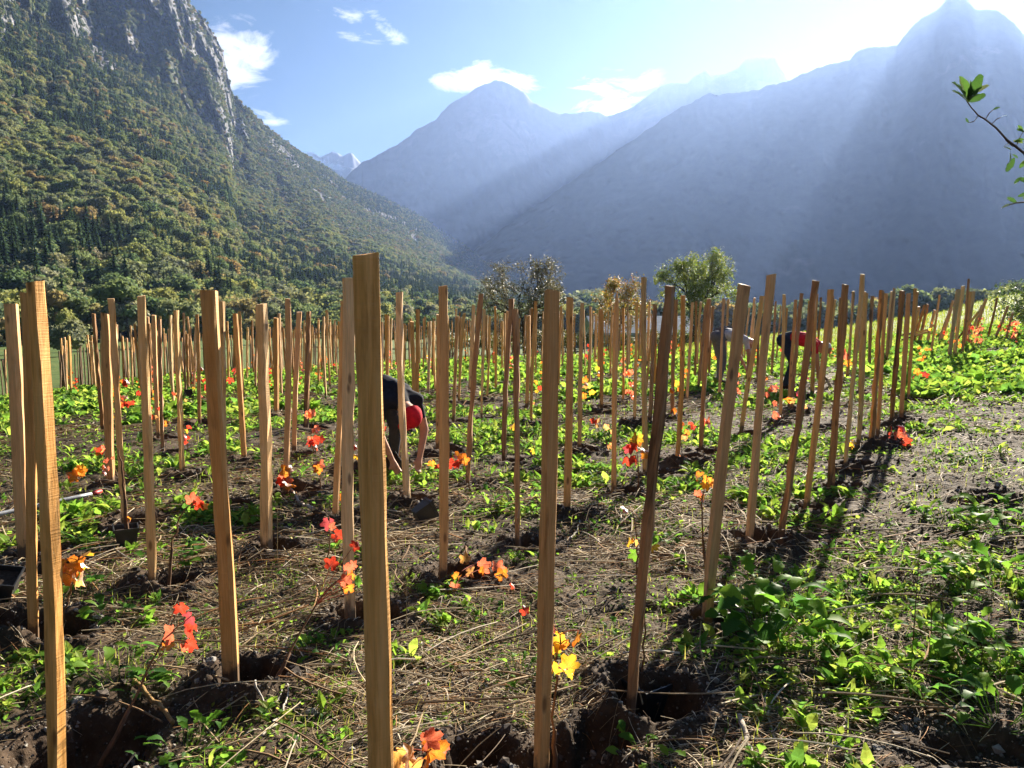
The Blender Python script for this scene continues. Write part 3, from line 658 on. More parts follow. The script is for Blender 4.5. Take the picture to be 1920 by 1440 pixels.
def conifer_mesh(name, w, h, seed):
    rg = np.random.default_rng(seed); acc = Acc(); tiers = 15
    for t in range(tiers):
        f = t / (tiers - 1); z = h * (.08 + .88 * f); rad = w * .5 * (1 - f) ** .85 + .15; nb = int(11 - 5 * f)
        for k in range(nb):
            a = rg.uniform(0, 2 * pi); L_ = rad * rg.uniform(.75, 1.12); ca, sa = cos(a), sin(a); wd = L_ * .32 + .12; dr = L_ * .35
            z1 = z + rg.uniform(-.3, .3)
            V = [(0, 0, z1 + .25), (ca * L_ * .55 - sa * wd, sa * L_ * .55 + ca * wd, z1 - dr * .45), (ca * L_, sa * L_, z1 - dr), (ca * L_ * .55 + sa * wd, sa * L_ * .55 - ca * wd, z1 - dr * .45),
                 (ca * L_ * .5, sa * L_ * .5, z1 - dr * .1 + .15)]
            T = [(0, 1, 4), (1, 2, 4), (2, 3, 4), (3, 0, 4)]
            acc.add(V, None, T, np.full(3, rg.uniform(.6, 1.3)))
    V, Q, T = tube([(0, 0, 0), (0, 0, h * .5), (0, 0, h * .97)], [w * .09, w * .07, .05], 5); acc.add(V, Q, T, (.6, .45, .35))
    return acc
def trunk_acc(h, r, crown0, w, seed):
    rg = np.random.default_rng(seed); acc = Acc(); lean = rg.uniform(-.3, .3, 2)
    top = np.array([lean[0], lean[1], crown0 + (h - crown0) * .55])
    P = bez((0, 0, -.4), (lean[0] * .2, lean[1] * .2, top[2] * .5), top, 7); tubec(acc, P, np.linspace(r, r * .35, 7), 7, (.09, .07, .055))
    for k in range(5):
        a = rg.uniform(0, 2 * pi); s = P[rg.integers(3, 6)]; e = s + np.array([cos(a) * w * .3, sin(a) * w * .3, h * .22])
        tubec(acc, bez(s, s + (e - s) * .5 + np.array([0, 0, -.2]), e, 4), np.linspace(r * .4, r * .1, 4), 5, (.09, .07, .055))
    return acc
protos = []      # (crown mesh, trunk mesh, height)
SPEC = [(9.5, 10, 9), (8, 11.5, 8), (11, 9.5, 11), (7, 9, 7)]
for k, (w, h, nl) in enumerate(SPEC):
    cm = crown_mesh('c', w, h * .84, nl, 1000, 50 + k, .42); me = cm.mesh('crown_mesh', [M_BROAD])
    me.transform(__import__('mathutils').Matrix.Translation((0, 0, h * .16)))
    protos.append((me, trunk_acc(h, .28, h * .25, w, 90 + k).mesh('trunk_mesh', [M_BARK], True), h, w))
con_me = conifer_mesh('c', 7.2, 14, 5).mesh('conifer_mesh', [M_NEEDLE])

SLOPE_SPOT = [(120, 'at the far left edge'), (260, 'behind the round meadow tree'), (400, 'left of the thick leaning stake'), (560, 'left of the thickest stake'), (760, 'behind the thickest stake'), (3000, 'left of the dark fruit tree')]
def spot(table, px): return next(t for lim, t in table if px < lim)
TREE_LABELS = ['broad yellow green tree at slope foot',
               'tall narrow leafy tree at the slope foot',
               'wide low tree along the meadow edge',
               'small round leafy tree at the wood edge']
first_crown = {}
def place_tree(k, x, y, z, s, rz, label, group):
    me, tm, h, w = protos[k]
    t = empty('broadleaf_tree', (x, y, z), rz); tag(t, label, 'tree', group)
    c = link('crown', me, t); b = link('trunk', tm, t); t.scale = (s, s, s * random.uniform(.9, 1.1))
    if k not in first_crown: first_crown[k] = c
    return t
def place_conifer(x, y, z, s, rz, label, group, me=None):
    t = empty('conifer', (x, y, z), rz); tag(t, label, 'tree', group); t.scale = (s, s, s)
    c = link('crown', me or con_me, t)
    if 'con' not in first_crown: first_crown['con'] = c
    return t
def slope_xyz(azv, v):
    iu = np.interp(azv, LU, np.arange(len(LU))); iv = v * (LR.shape[0] - 1)
    a, b = int(iu), int(iv); r = LR[min(b, LR.shape[0] - 1), min(a, len(LU) - 1)]; e = LE[min(b, LR.shape[0] - 1), min(a, len(LU) - 1)]
    return r * sin(azv), r * cos(azv), r * e
# individual trees along the foot of the slope
for k in range(150):
    px = -260 + (k % 75) * 17 + random.uniform(-8, 8); row = k // 75
    azv = azp(px)
    if row == 0:
        r0 = float(np.interp(azv, LU, LR[0])) * random.uniform(.86, .97); x, y = r0 * sin(azv), r0 * cos(azv); z = float(terr(x, y)) - .3
    else:
        x, y, z = slope_xyz(azv, random.uniform(.0, .05)); z -= .5
    kk = random.choice([0, 0, 1, 2, 3, 2])
    s = random.uniform(.75, 1.12) * (1.0 if px < 500 else 1.15) * (.8 if row == 0 and px > 250 else 1)
    place_tree(kk, x, y, z, s, random.uniform(0, 6.28), TREE_LABELS[kk] + ', ' + ('front' if row == 0 else 'back') + ' row, ' + spot(SLOPE_SPOT, px), 'broadleaf trees along the foot of the mountain')
# meadow trees that stand apart
def tree_px(k, px, py_base, py_top, depth, label, name='broadleaf_tree', wide=1.0):
    p = at_depth(px, py_base, depth); p[2] = float(terr(p[0], p[1])) - .1
    top = at_depth(px, py_top, depth); s = (top[2] - p[2]) / protos[k][2]
    t = place_tree(k, p[0], p[1], p[2], 1, random.uniform(0, 6), label, None); t.scale = (s * wide, s * wide, s); return t
tree_px(2, 122, 680, 598, 92, 'round olive green tree standing alone on the meadow left of the wood', wide=.95)
tree_px(3, 134, 670, 575, 104, 'pale green tree rising just behind the round olive green tree', wide=.6)
tree_px(3, -8, 680, 588, 98, 'dark leafy tree cut off by the left edge of the view beyond the stakes', wide=1.0)
tree_px(0, 335, 660, 563, 120, 'dark green rounded tree behind the slim light stake on the left')
for k in range(9):
    px = 470 + k * 48 + random.uniform(-10, 10)
    tree_px(random.choice([0, 2, 3]), px, 640, random.uniform(588, 600), random.uniform(120, 170), 'dark leafy tree in the line of trees behind the middle of the stake field')['group'] = 'line of trees behind the stake field'
for (px, py, dpt, kk) in [(1068, 552, 420, 2), (1088, 549, 460, 2), (1112, 545, 500, 0), (1128, 552, 430, 3), (1052, 556, 380, 0), (1215, 566, 380, 3), (1425, 572, 380, 2), (1500, 570, 420, 3)]:
    tree_px(kk, px, 600, py - 4, dpt, 'pale hazy rounded tree in the valley between the fruit trees and the far mountain', wide=1.3)['group'] = 'hazy trees in the valley'
place_conifer(*slope_xyz(azp(430), .10), .9, 1, 'dark pointed conifer low on the wooded slope', 'conifers low on the wooded slope')
for k in range(24):
    px = random.uniform(300, 900); x, y, z = slope_xyz(azp(px), random.uniform(.05, .22)); place_conifer(x, y, z, random.uniform(.7, 1.05), random.uniform(0, 6), 'dark pointed conifer low on the slope, ' + spot(SLOPE_SPOT, px), 'conifers low on the wooded slope')

# the rest of the wood: one mass of instanced trees on the slope
def wood_points(n):
    rg = np.random.default_rng(5)
    # sample in proportion to ground area of each surface cell
    X, Y, Z = LR * np.sin(LU), LR * np.cos(LU), LR * LE
    du = np.hypot(np.diff(X, axis=1)[:-1], np.diff(Y, axis=1)[:-1]); dv = np.sqrt(np.diff(X, axis=0)[:, :-1] ** 2 + np.diff(Y, axis=0)[:, :-1] ** 2 + .4 * np.diff(Z, axis=0)[:, :-1] ** 2)
    area = du * dv; uc = (LU[:-1] + LU[1:]) / 2
    area = area * ((uc > azp(-900)) & (uc < azp(1110)))[None]
    p = (area / area.sum()).ravel(); c = rg.choice(len(p), n, p=p); iv, iu = np.unravel_index(c, area.shape)
    fu, fv = rg.uniform(size=n), rg.uniform(size=n)
    def il(M): return (M[iv, iu] * (1 - fu) + M[iv, iu + 1] * fu) * (1 - fv) + (M[iv + 1, iu] * (1 - fu) + M[iv + 1, iu + 1] * fu) * fv
    x, y, z = il(X), il(Y), il(Z)
    v = (iv + fv) / (LR.shape[0] - 1); px = CX + FPX * np.tan(np.clip(uc[iu], -1.4, 1.4))
    return x, y, z, v, px, rg
wx, wy, wz, wv, wpx, rg = wood_points(85000)
py_ = 581 - (wz - EYE) / np.hypot(wx, wy) * FPX      # height in the view, only to know where the bare cliffs are
cl_n = fbm(wpx * .018, wv * 16, 91, 4)
cliffy = ((wpx > 130) & (wpx < 450) & (wv > .68)) * sstep(.42, .60, cl_n + .20 * sstep(.68, .92, wv) - .12 * sstep(260, 130, wpx))
cliffy = np.where((wv > .40) & (wpx > 40), np.maximum(cliffy, .9 * sstep(.62, .68, cl_n)), cliffy)
keep = rg.uniform(size=len(wx)) > cliffy * .8
wx, wy, wz, wv, wpx = wx[keep], wy[keep], wz[keep], wv[keep], wpx[keep]
cn = fbm(wx * .004, wy * .004 + wz * .004, 19, 4)
isc = rg.uniform(size=len(wx)) < np.clip((cn - .48) * 6 + .2 * sstep(.5, .9, wv) + .06, .03, .8)
kind = np.where(isc, 4, rg.integers(0, 4, len(wx)))
scl = rg.uniform(.5, .85, len(wx)) * rg.choice([1, 1.1, 1.35], len(wx)) * (1.15 - .2 * sstep(.1, .5, wv)) * np.where(wv > .6, .75, 1) * np.where(kind == 4, .95, 1)
# scattered trees on the valley floor in front of the far mountains
nv_ = 5200; vaz = rg.uniform(azp(880), azp(2300), nv_); vr = 170 * (1900 / 170) ** rg.uniform(.05, 1, nv_); vx, vy = vr * np.sin(vaz), vr * np.cos(vaz)
kv = fbm(vx * .006, vy * .006, 44, 3) > .36; vx, vy = vx[kv], vy[kv]
wx = np.concatenate([wx, vx]); wy = np.concatenate([wy, vy]); wz = np.concatenate([wz, terr(vx, vy) + .6]); kind = np.concatenate([kind, rg.integers(0, 4, len(vx))]); scl = np.concatenate([scl, rg.uniform(.6, 1.2, len(vx))])
me = bpy.data.meshes.new('wood'); me.vertices.add(len(wx)); me.vertices.foreach_set('co', np.stack([wx, wy, wz - .8], 1).astype(np.float32).ravel())
for nm, arr, ty in (('scl', scl, 'FLOAT'), ('rot', rg.uniform(0, 6.28, len(wx)), 'FLOAT'), ('kin', kind, 'INT')):
    a = me.attributes.new(nm, ty, 'POINT'); a.data.foreach_set('value', np.asarray(arr, dtype=np.float32 if ty == 'FLOAT' else np.int32))
wood = link('wood', me); tag(wood, 'mixed autumn wood covering the steep left mountain slope', 'wood', kind='stuff')
gn = bpy.data.node_groups.new('wood_instances', 'GeometryNodeTree')
gn.interface.new_socket('Geometry', in_out='INPUT', socket_type='NodeSocketGeometry'); gn.interface.new_socket('Geometry', in_out='OUTPUT', socket_type='NodeSocketGeometry')
gi = gn.nodes.new('NodeGroupInput'); go = gn.nodes.new('NodeGroupOutput'); jg = gn.nodes.new('GeometryNodeJoinGeometry')
def named(nm, ty):
    n = gn.nodes.new('GeometryNodeInputNamedAttribute'); n.data_type = ty; n.inputs[0].default_value = nm; return n.outputs['Attribute']
kin, scs, rots = named('kin', 'INT'), named('scl', 'FLOAT'), named('rot', 'FLOAT')
cxyz = gn.nodes.new('ShaderNodeCombineXYZ'); gn.links.new(rots, cxyz.inputs[2])
for k in (0, 1, 2, 3, 4):
    oi = gn.nodes.new('GeometryNodeObjectInfo'); oi.inputs[0].default_value = first_crown[k if k < 4 else 'con']; oi.transform_space = 'ORIGINAL'; oi.inputs['As Instance'].default_value = True
    cmp_ = gn.nodes.new('FunctionNodeCompare'); cmp_.data_type = 'INT'; cmp_.operation = 'EQUAL'
    gn.links.new(kin, cmp_.inputs[2]); cmp_.inputs[3].default_value = k
    ip = gn.nodes.new('GeometryNodeInstanceOnPoints'); gn.links.new(gi.outputs[0], ip.inputs['Points']); gn.links.new(cmp_.outputs[0], ip.inputs['Selection'])
    gn.links.new(oi.outputs['Geometry'], ip.inputs['Instance']); gn.links.new(cxyz.outputs[0], ip.inputs['Rotation']); gn.links.new(scs, ip.inputs['Scale'])
    gn.links.new(ip.outputs[0], jg.inputs[0])
gn.links.new(jg.outputs[0], go.inputs[0])
md = wood.modifiers.new('instances', 'NODES'); md.node_group = gn

# ------------------------------------------------------------------ haze
hb = bpy.data.meshes.new('haze')
x0, x1, y0, y1, z0, z1 = -7300, 7300, -7300, 7300, -13.5, 1400
hv = [(x0, y0, z0), (x1, y0, z0), (x1, y1, z0), (x0, y1, z0), (x0, y0, z1), (x1, y0, z1), (x1, y1, z1), (x0, y1, z1)]
hb.from_pydata(hv, [], [(0, 3, 2, 1), (4, 5, 6, 7), (0, 1, 5, 4), (1, 2, 6, 5), (2, 3, 7, 6), (3, 0, 4, 7)])
m, nt, o = newmat('haze_air'); pv = nt.nodes.new('ShaderNodeVolumePrincipled'); pv.inputs['Density'].default_value = HAZE_DENSITY
pv.inputs['Color'].default_value = (.37, .54, 1, 1); pv.inputs['Anisotropy'].default_value = HAZE_G; nt.links.new(pv.outputs[0], o.inputs['Volume'])
hb.materials.append(m); hz = link('haze', hb); hz['kind'] = 'stuff'; hz['label'] = 'thin sunlit haze filling the valley'
# ------------------------------------------------------------------ stakes
from mathutils import Vector, Quaternion, Matrix
def stake_mesh(a, b, h, seed, rough=0.0, point=False, below=.3):
    rg = np.random.default_rng(seed); n = 15 if rough else 9
    zs = np.concatenate([[-below], np.linspace(0.02, h, n - 1)])
    ch = min(a, b) * .09
    ring = np.array([(-a / 2 + ch, -b / 2), (a / 2 - ch, -b / 2), (a / 2, -b / 2 + ch), (a / 2, b / 2 - ch), (a / 2 - ch, b / 2), (-a / 2 + ch, b / 2), (-a / 2, b / 2 - ch), (-a / 2, -b / 2 + ch)])
    V = []
    p1, p2, am = rg.uniform(0, 6, 2).tolist() + [rg.uniform(.002, .016)]; cuts = rg.choice([.07, .09, .2, .3], 4, p=[.4, .35, .15, .1]); fr = rg.uniform(1, 5, 4); ph4 = rg.uniform(0, 6, 4)
    for i, z in enumerate(zs):
        f = 1 + .05 * sin(z * 3 + p1); f2 = 1 + .05 * sin(z * 2.3 + p2)
        ck = min(a, b) * np.clip(cuts + .10 * np.sin(z * fr + ph4), .04, .42)
        rg_ = np.array([(-a / 2 + ck[0], -b / 2), (a / 2 - ck[1], -b / 2), (a / 2, -b / 2 + ck[1]), (a / 2, b / 2 - ck[2]), (a / 2 - ck[2], b / 2), (-a / 2 + ck[3], b / 2), (-a / 2, b / 2 - ck[3]), (-a / 2, -b / 2 + ck[0])])
        R_ = rg_ * np.array([f, f2]) + rg.normal(0, .0009 + rough * .0035, (8, 2))
        if point and i == n - 1: R_ = R_ * .25
        if point and i == n - 2: R_ = R_ * .9
        off = np.array([am * sin(z * 1.9 + p1), am * cos(z * 2.1 + p2)])
        zz = np.full(8, z)
        if i == n - 1: zz = z + (ring[:, 0] * rg.uniform(-.2, .2) + ring[:, 1] * rg.uniform(-.2, .2))
        V.append(np.column_stack([R_ + off, zz]))
    V = np.concatenate(V); i = np.arange(n - 1)[:, None] * 8; j = np.arange(8)[None]
    Q = np.stack([i + j, i + (j + 1) % 8, i + 8 + (j + 1) % 8, i + 8 + j], -1).reshape(-1, 4)
    top = np.arange(8)[None] + (n - 1) * 8
    return V, [Q, top]
def orient(o, d, spin):
    q = Vector((0, 0, 1)).rotation_difference(Vector(d)); o.rotation_mode = 'QUATERNION'; o.rotation_quaternion = q @ Quaternion((0, 0, 1), spin)
GS = 'wooden vine stakes standing in the new vineyard'
FIELD_SPOT = [(110, 'by the far left edge'), (240, 'before the round meadow tree'), (400, 'left of the thick leaning stake'), (510, 'right of the thick leaning stake'), (610, 'past the straight smooth stake'), (720, 'left of the thickest stake'), (800, 'behind the person in the red cap'),
    (900, 'right of the person in the red cap'), (1050, 'before the dark fruit tree'), (1220, 'before the orange fruit tree'), (1340, 'before the yellow green fruit tree'), (1440, 'around the person in grey overalls'), (1570, 'around the person in red'), (1660, 'before the grassy hill foot'), (3000, 'at the far right')]
def stake_label(wd, x, y):
    r = math.hypot(x, y); row = 'nearer' if r < 10 else 'middle' if r < 16 else 'far' if r < 24 else 'farthest'
    return 'slim %s stake in the %s rows %s' % ({'f': 'tan', 'p': 'pale', 'd': 'dark weathered'}[wd], row, spot(FIELD_SPOT, CX + FPX * x / max(y, .1)))
for k, (s, p) in enumerate(zip(STK, stake_pos)):
    xt, yt, xb, yb, w, wd, turn, lab = s
    top = at_depth(xt, yt, p[1]); dv = top - p; h = float(np.linalg.norm(dv)); dv = dv / h
    wid = w / FPX * p[1]
    if k == 27: th = radians(27)
    else: th = turn if turn < .75 else .7
    ratio = random.uniform(.75, 1.05)                     # depth to width of the section
    a = wid / (cos(th) + ratio * sin(th)); a = max(.028, min(a, .075)); b = max(a * ratio, .026)
    if k == 27: a, b = .045, .046
    Vv, Fs = stake_mesh(a, b, h, 100 + k, rough={'f': .15, 'p': .5, 'd': 1}[wd] * (1 if wid > .03 else .4), point=(xt == 1157))
    me = np_mesh('stake_mesh', Vv, Fs, WOODS[wd])
    o = link('wooden_stake', me, None, tuple(p)); orient(o, dv, th * random.choice([1, 1, -1]) if k != 27 else th)
    tag(o, lab or stake_label(wd, p[0], p[1]), 'stake', GS)
# nick near the top of the thickest stake is a chip bent outwards
shared = []
for k in range(9):
    wd = 'ffpfdpffd'[k]; Vv, Fs = stake_mesh(random.uniform(.034, .046), random.uniform(.03, .042), 1.58, 300 + k, .3); shared.append((np_mesh('stake_mesh', Vv, Fs, WOODS[wd]), wd))
SP = np.array([[p[0], p[1]] for p in stake_pos]); count = len(STK); far_spots = []
ca, sa = cos(radians(14)), sin(radians(14))
grid = [(i, j) for i in range(-34, 35) for j in range(-5, 40)]
random.shuffle(grid)
for (i, j) in grid:
    gx, gy = i * .94 + random.uniform(-.14, .14), 8 + j * .94 + random.uniform(-.14, .14)
    x, y = gx * ca + gy * sa, -gx * sa + gy * ca
    r = math.hypot(x, y); px = CX + FPX * x / max(y, .1)
    if y < 9 or r < 10.5 or px < -60 or px > 1760: continue
    lim = np.interp(px, [0, 400, 960, 1300, 1500, 1760], [40, 39, 35, 29, 24, 19])
    if r > lim: continue
    near = np.interp(px, [0, 150, 200, 400, 960, 1500, 1760], [25, 22, 13, 14, 12.5, 14, 16])
    if r < near: continue
    if 1325 < px < 1420 and r < 15 or 1455 < px < 1550 and r < 15.5: continue
    if np.min(np.hypot(SP[:, 0] - x, SP[:, 1] - y)) < .5: continue
    if random.random() < (.0 if px < 700 else .38 if px < 960 else .5): continue
    far_spots.append((x, y, r, px))
far_spots.sort(key=lambda t: t[2]); rest_spots = far_spots[300 - count:]; far_spots = far_spots[:300 - count]
if rest_spots:
    acc_v, acc_f, acc_t, nn_ = [], [], [], 0
    for q, (x, y, r, px) in enumerate(rest_spots):
        Vv, Fs = stake_mesh(random.uniform(.034, .046), random.uniform(.03, .042), random.uniform(1.4, 1.68), 700 + q, .2); ln = random.gauss(0, .03); ln2 = random.gauss(0, .03)
        Vv = Vv + np.outer(Vv[:, 2], [ln, ln2, 0]) + np.array([x, y, float(ground_z(x, y)[0][0])]); acc_v.append(Vv); acc_f.append(Fs[0] + nn_); acc_t.append(Fs[1] + nn_); nn_ += len(Vv)
    o = link('farthest_stakes', np_mesh('farthest_stakes', np.concatenate(acc_v), [np.concatenate(acc_f), np.concatenate(acc_t)], W_FRESH)); tag(o, 'farthest rows of slim stakes at the back left of the field', 'stakes', kind='stuff')
print('rest', len(rest_spots))
for (x, y, r, px) in far_spots:
    me, wd = random.choice(shared); z = float(ground_z(x, y)[0][0])
    o = link('wooden_stake', me, None, (x, y, z - .03))
    lean = np.array([random.gauss(0, .03) + .05 * sstep(900, 1600, px), random.gauss(0, .03), 1]); lean /= np.linalg.norm(lean)
    orient(o, lean, random.uniform(0, 1.5)); s = random.uniform(.86, 1.06); o.scale = (1, 1, s)
    tag(o, stake_label(wd, x, y), 'stake', GS)
print('stakes', count + len(far_spots))
for (xa, ya, xb, yb, lab) in [(1708, 632, 1742, 621, 'lower pale stake lying tilted among the standing stakes at the far right'), (1706, 626, 1740, 619, 'upper pale stake lying tilted among the standing stakes at the far right'),
                              (1806, 622, 1836, 585, 'thin pale stake leaning steeply against the far right bundle')]:
    d = 17.5; A_, B_ = at_depth(xa, ya, d), at_depth(xb, yb, d - .4); dv = B_ - A_; h = float(np.linalg.norm(dv)); dv /= h
    Vv, Fs = stake_mesh(.04, .035, h, 900 + xa, .2, below=.25); o = link('wooden_stake', np_mesh('stake_mesh', Vv, Fs, W_PALE), None, tuple(A_)); orient(o, dv, .3); tag(o, lab, 'stake', GS)

# ------------------------------------------------------------------ leaves and vines
PAL = {'r': (.50, .05, .03), 'o': (.60, .16, .03), 'y': (.66, .38, .04), 'p': (.62, .30, .13), 'm': (.33, .05, .07), 'g': (.12, .25, .03), 'k': (.56, .14, .09)}
def grape_leaf(seed, n=34, curl=.35):
    rg = np.random.default_rng(seed)
    th = np.linspace(-pi + .35, pi - .35, n)                       # angle from +Y, gap at the petiole
    lobes = [(0, 1.0, .42), (1.1, .93, .42), (-1.1, .93, .42), (2.15, .74, .46), (-2.15, .74, .46)]
    r = np.full(n, .60)
    for (c, a, w) in lobes: r = np.maximum(r, a * (.62 + .38 * np.exp(-((th - c) / (w * 1.3)) ** 2)) * np.exp(-((th - c) / (w * 2.0)) ** 2 * .5))
    r = r * (1 + .045 * np.where(np.arange(n) % 2, 1, -1)) * .58
    rim = np.stack([np.sin(th) * r, .42 + np.cos(th) * r - .05, np.zeros(n)], 1); mid = rim * .55 + np.array([0, .37, 0]) * .45
    c = np.array([[0, .28, 0]])
    V = np.concatenate([rim, mid, c])
    x, y = V[:, 0], V[:, 1]
    ph = rg.uniform(0, 6, 3)
    V[:, 2] = -curl * (x ** 2) * rg.uniform(.6, 3.2) - curl * .8 * (y - .2) ** 2 * rg.uniform(-.6, 1.4) + .05 * np.sin(x * 9 + ph[0]) + .05 * np.sin(y * 8 + ph[1])
    V[:n, 2] += rg.normal(0, .02, n)
    Q = [(k, k + 1, n + k + 1, n + k) for k in range(n - 1)]; T = [(n + k, n + k + 1, 2 * n) for k in range(n - 1)]
    return V, Q, T, n
def grape_mesh(colk, seed, n=34):
    V, Q, T, n = grape_leaf(seed, n); rg = np.random.default_rng(seed + 999); c = np.array(PAL[colk])
    inner = c * .6 + np.array(PAL['y' if colk in 'oyp' else colk]) * .4
    Cc = np.concatenate([np.tile(c, (n, 1)) * rg.uniform(.75, 1.15, (n, 1)), np.tile(inner, (n, 1)) * rg.uniform(.85, 1.2, (n, 1)), [inner * .8 + .03]])
    a = Acc(); a.add(V, Q, T, Cc); return a.mesh('grape_leaf_mesh', [M_VINE], True)
LEAFM = {k: [grape_mesh(k, 17 * i + ord(k)) for i in range(4)] for k in PAL}
CNAME = {'r': 'red', 'o': 'orange', 'y': 'yellow', 'p': 'peach coloured', 'm': 'dull magenta', 'g': 'green', 'k': 'salmon red'}
def rand_leaf_rot():
    # blades hang and face roughly along the sun's path, towards or away from the viewer
    return Quaternion((0, 0, 1), random.uniform(-.9, .9)) @ Quaternion((1, 0, 0), random.choice([1, -1]) * random.uniform(.9, 1.9) ) @ Quaternion((0, 0, 1), random.uniform(-1.2, 1.2)) @ Quaternion((0, 1, 0), random.uniform(-.6, .6))
def clear_of_ground(px, py, depth, up=.06):
    p = at_depth(px, py, depth)
    return hit(px, py, up) if p[2] < float(terr(p[0], p[1])) + up - .01 else p
def vine(bx, by, leaves, label, path=None, depth=None, stemr=.0035, group='young potted grapevines in autumn leaf', bdz=-.05, woody=False):
    b = hit(bx, by, bdz) if depth is None else at_depth(bx, by, depth)
    D = b[1]; t = empty('grapevine', tuple(b)); tag(t, label, 'grapevine', group)
    P = [b] + [clear_of_ground(px, py, D + dd, .04) for (px, py, dd) in (path or [])]
    if not path:
        L0 = min(leaves, key=lambda l: l[1]); P.append(at_depth((bx + L0[0]) / 2 + random.uniform(-6, 6), (by + L0[1]) / 2, D)); P.append(at_depth(L0[0], L0[1] - 3, D))
    P = np.array(P); tt = np.linspace(0, len(P) - 1, 14); i0 = np.clip(tt.astype(int), 0, len(P) - 2); f = (tt - i0)[:, None]
    S = P[i0] * (1 - f) + P[i0 + 1] * f; S[1:-1] = (S[:-2] + 2 * S[1:-1] + S[2:]) / 4; S[2:-1] += np.random.default_rng(int(bx)).normal(0, .003, (len(S) - 3, 3))
    acc = Acc(); stc = (.16, .085, .05) if woody else (.22, .12, .06); tubec(acc, S - b, np.linspace(stemr * 1.8, stemr * .7, 14), 6, stc)
    if woody or stemr > .003: tubec(acc, S[:5] - b + np.array([.004, 0, 0]), np.linspace(stemr * 3, stemr * 1.6, 5), 6, (.13, .075, .045))
    for (px, py, sz, ck) in leaves:
        p = clear_of_ground(px, py, D + random.uniform(-.05, .05)); size = sz / FPX * p[1] * 1.2
        q = rand_leaf_rot(); cen = q @ Vector((0, .45 * size, 0)); base = Vector(p) - cen
        k = int(np.argmin(np.linalg.norm(S - np.array(base), axis=1))); s0 = S[k]; bb = np.array(base)
        tubec(acc, bez(s0 - b, (s0 + bb) / 2 - b + np.array([0, 0, .015]), bb - b, 5), .0012 + stemr * .15, 4, (.35, .10, .06))
        o = link('leaf', random.choice(LEAFM[ck]), t); o.location = base - Vector(b); o.rotation_mode = 'QUATERNION'; o.rotation_quaternion = q; o.scale = (size, size, size)
    link('stem', acc.mesh('vine_stem', [M_BARK], True), t)
    return t, b
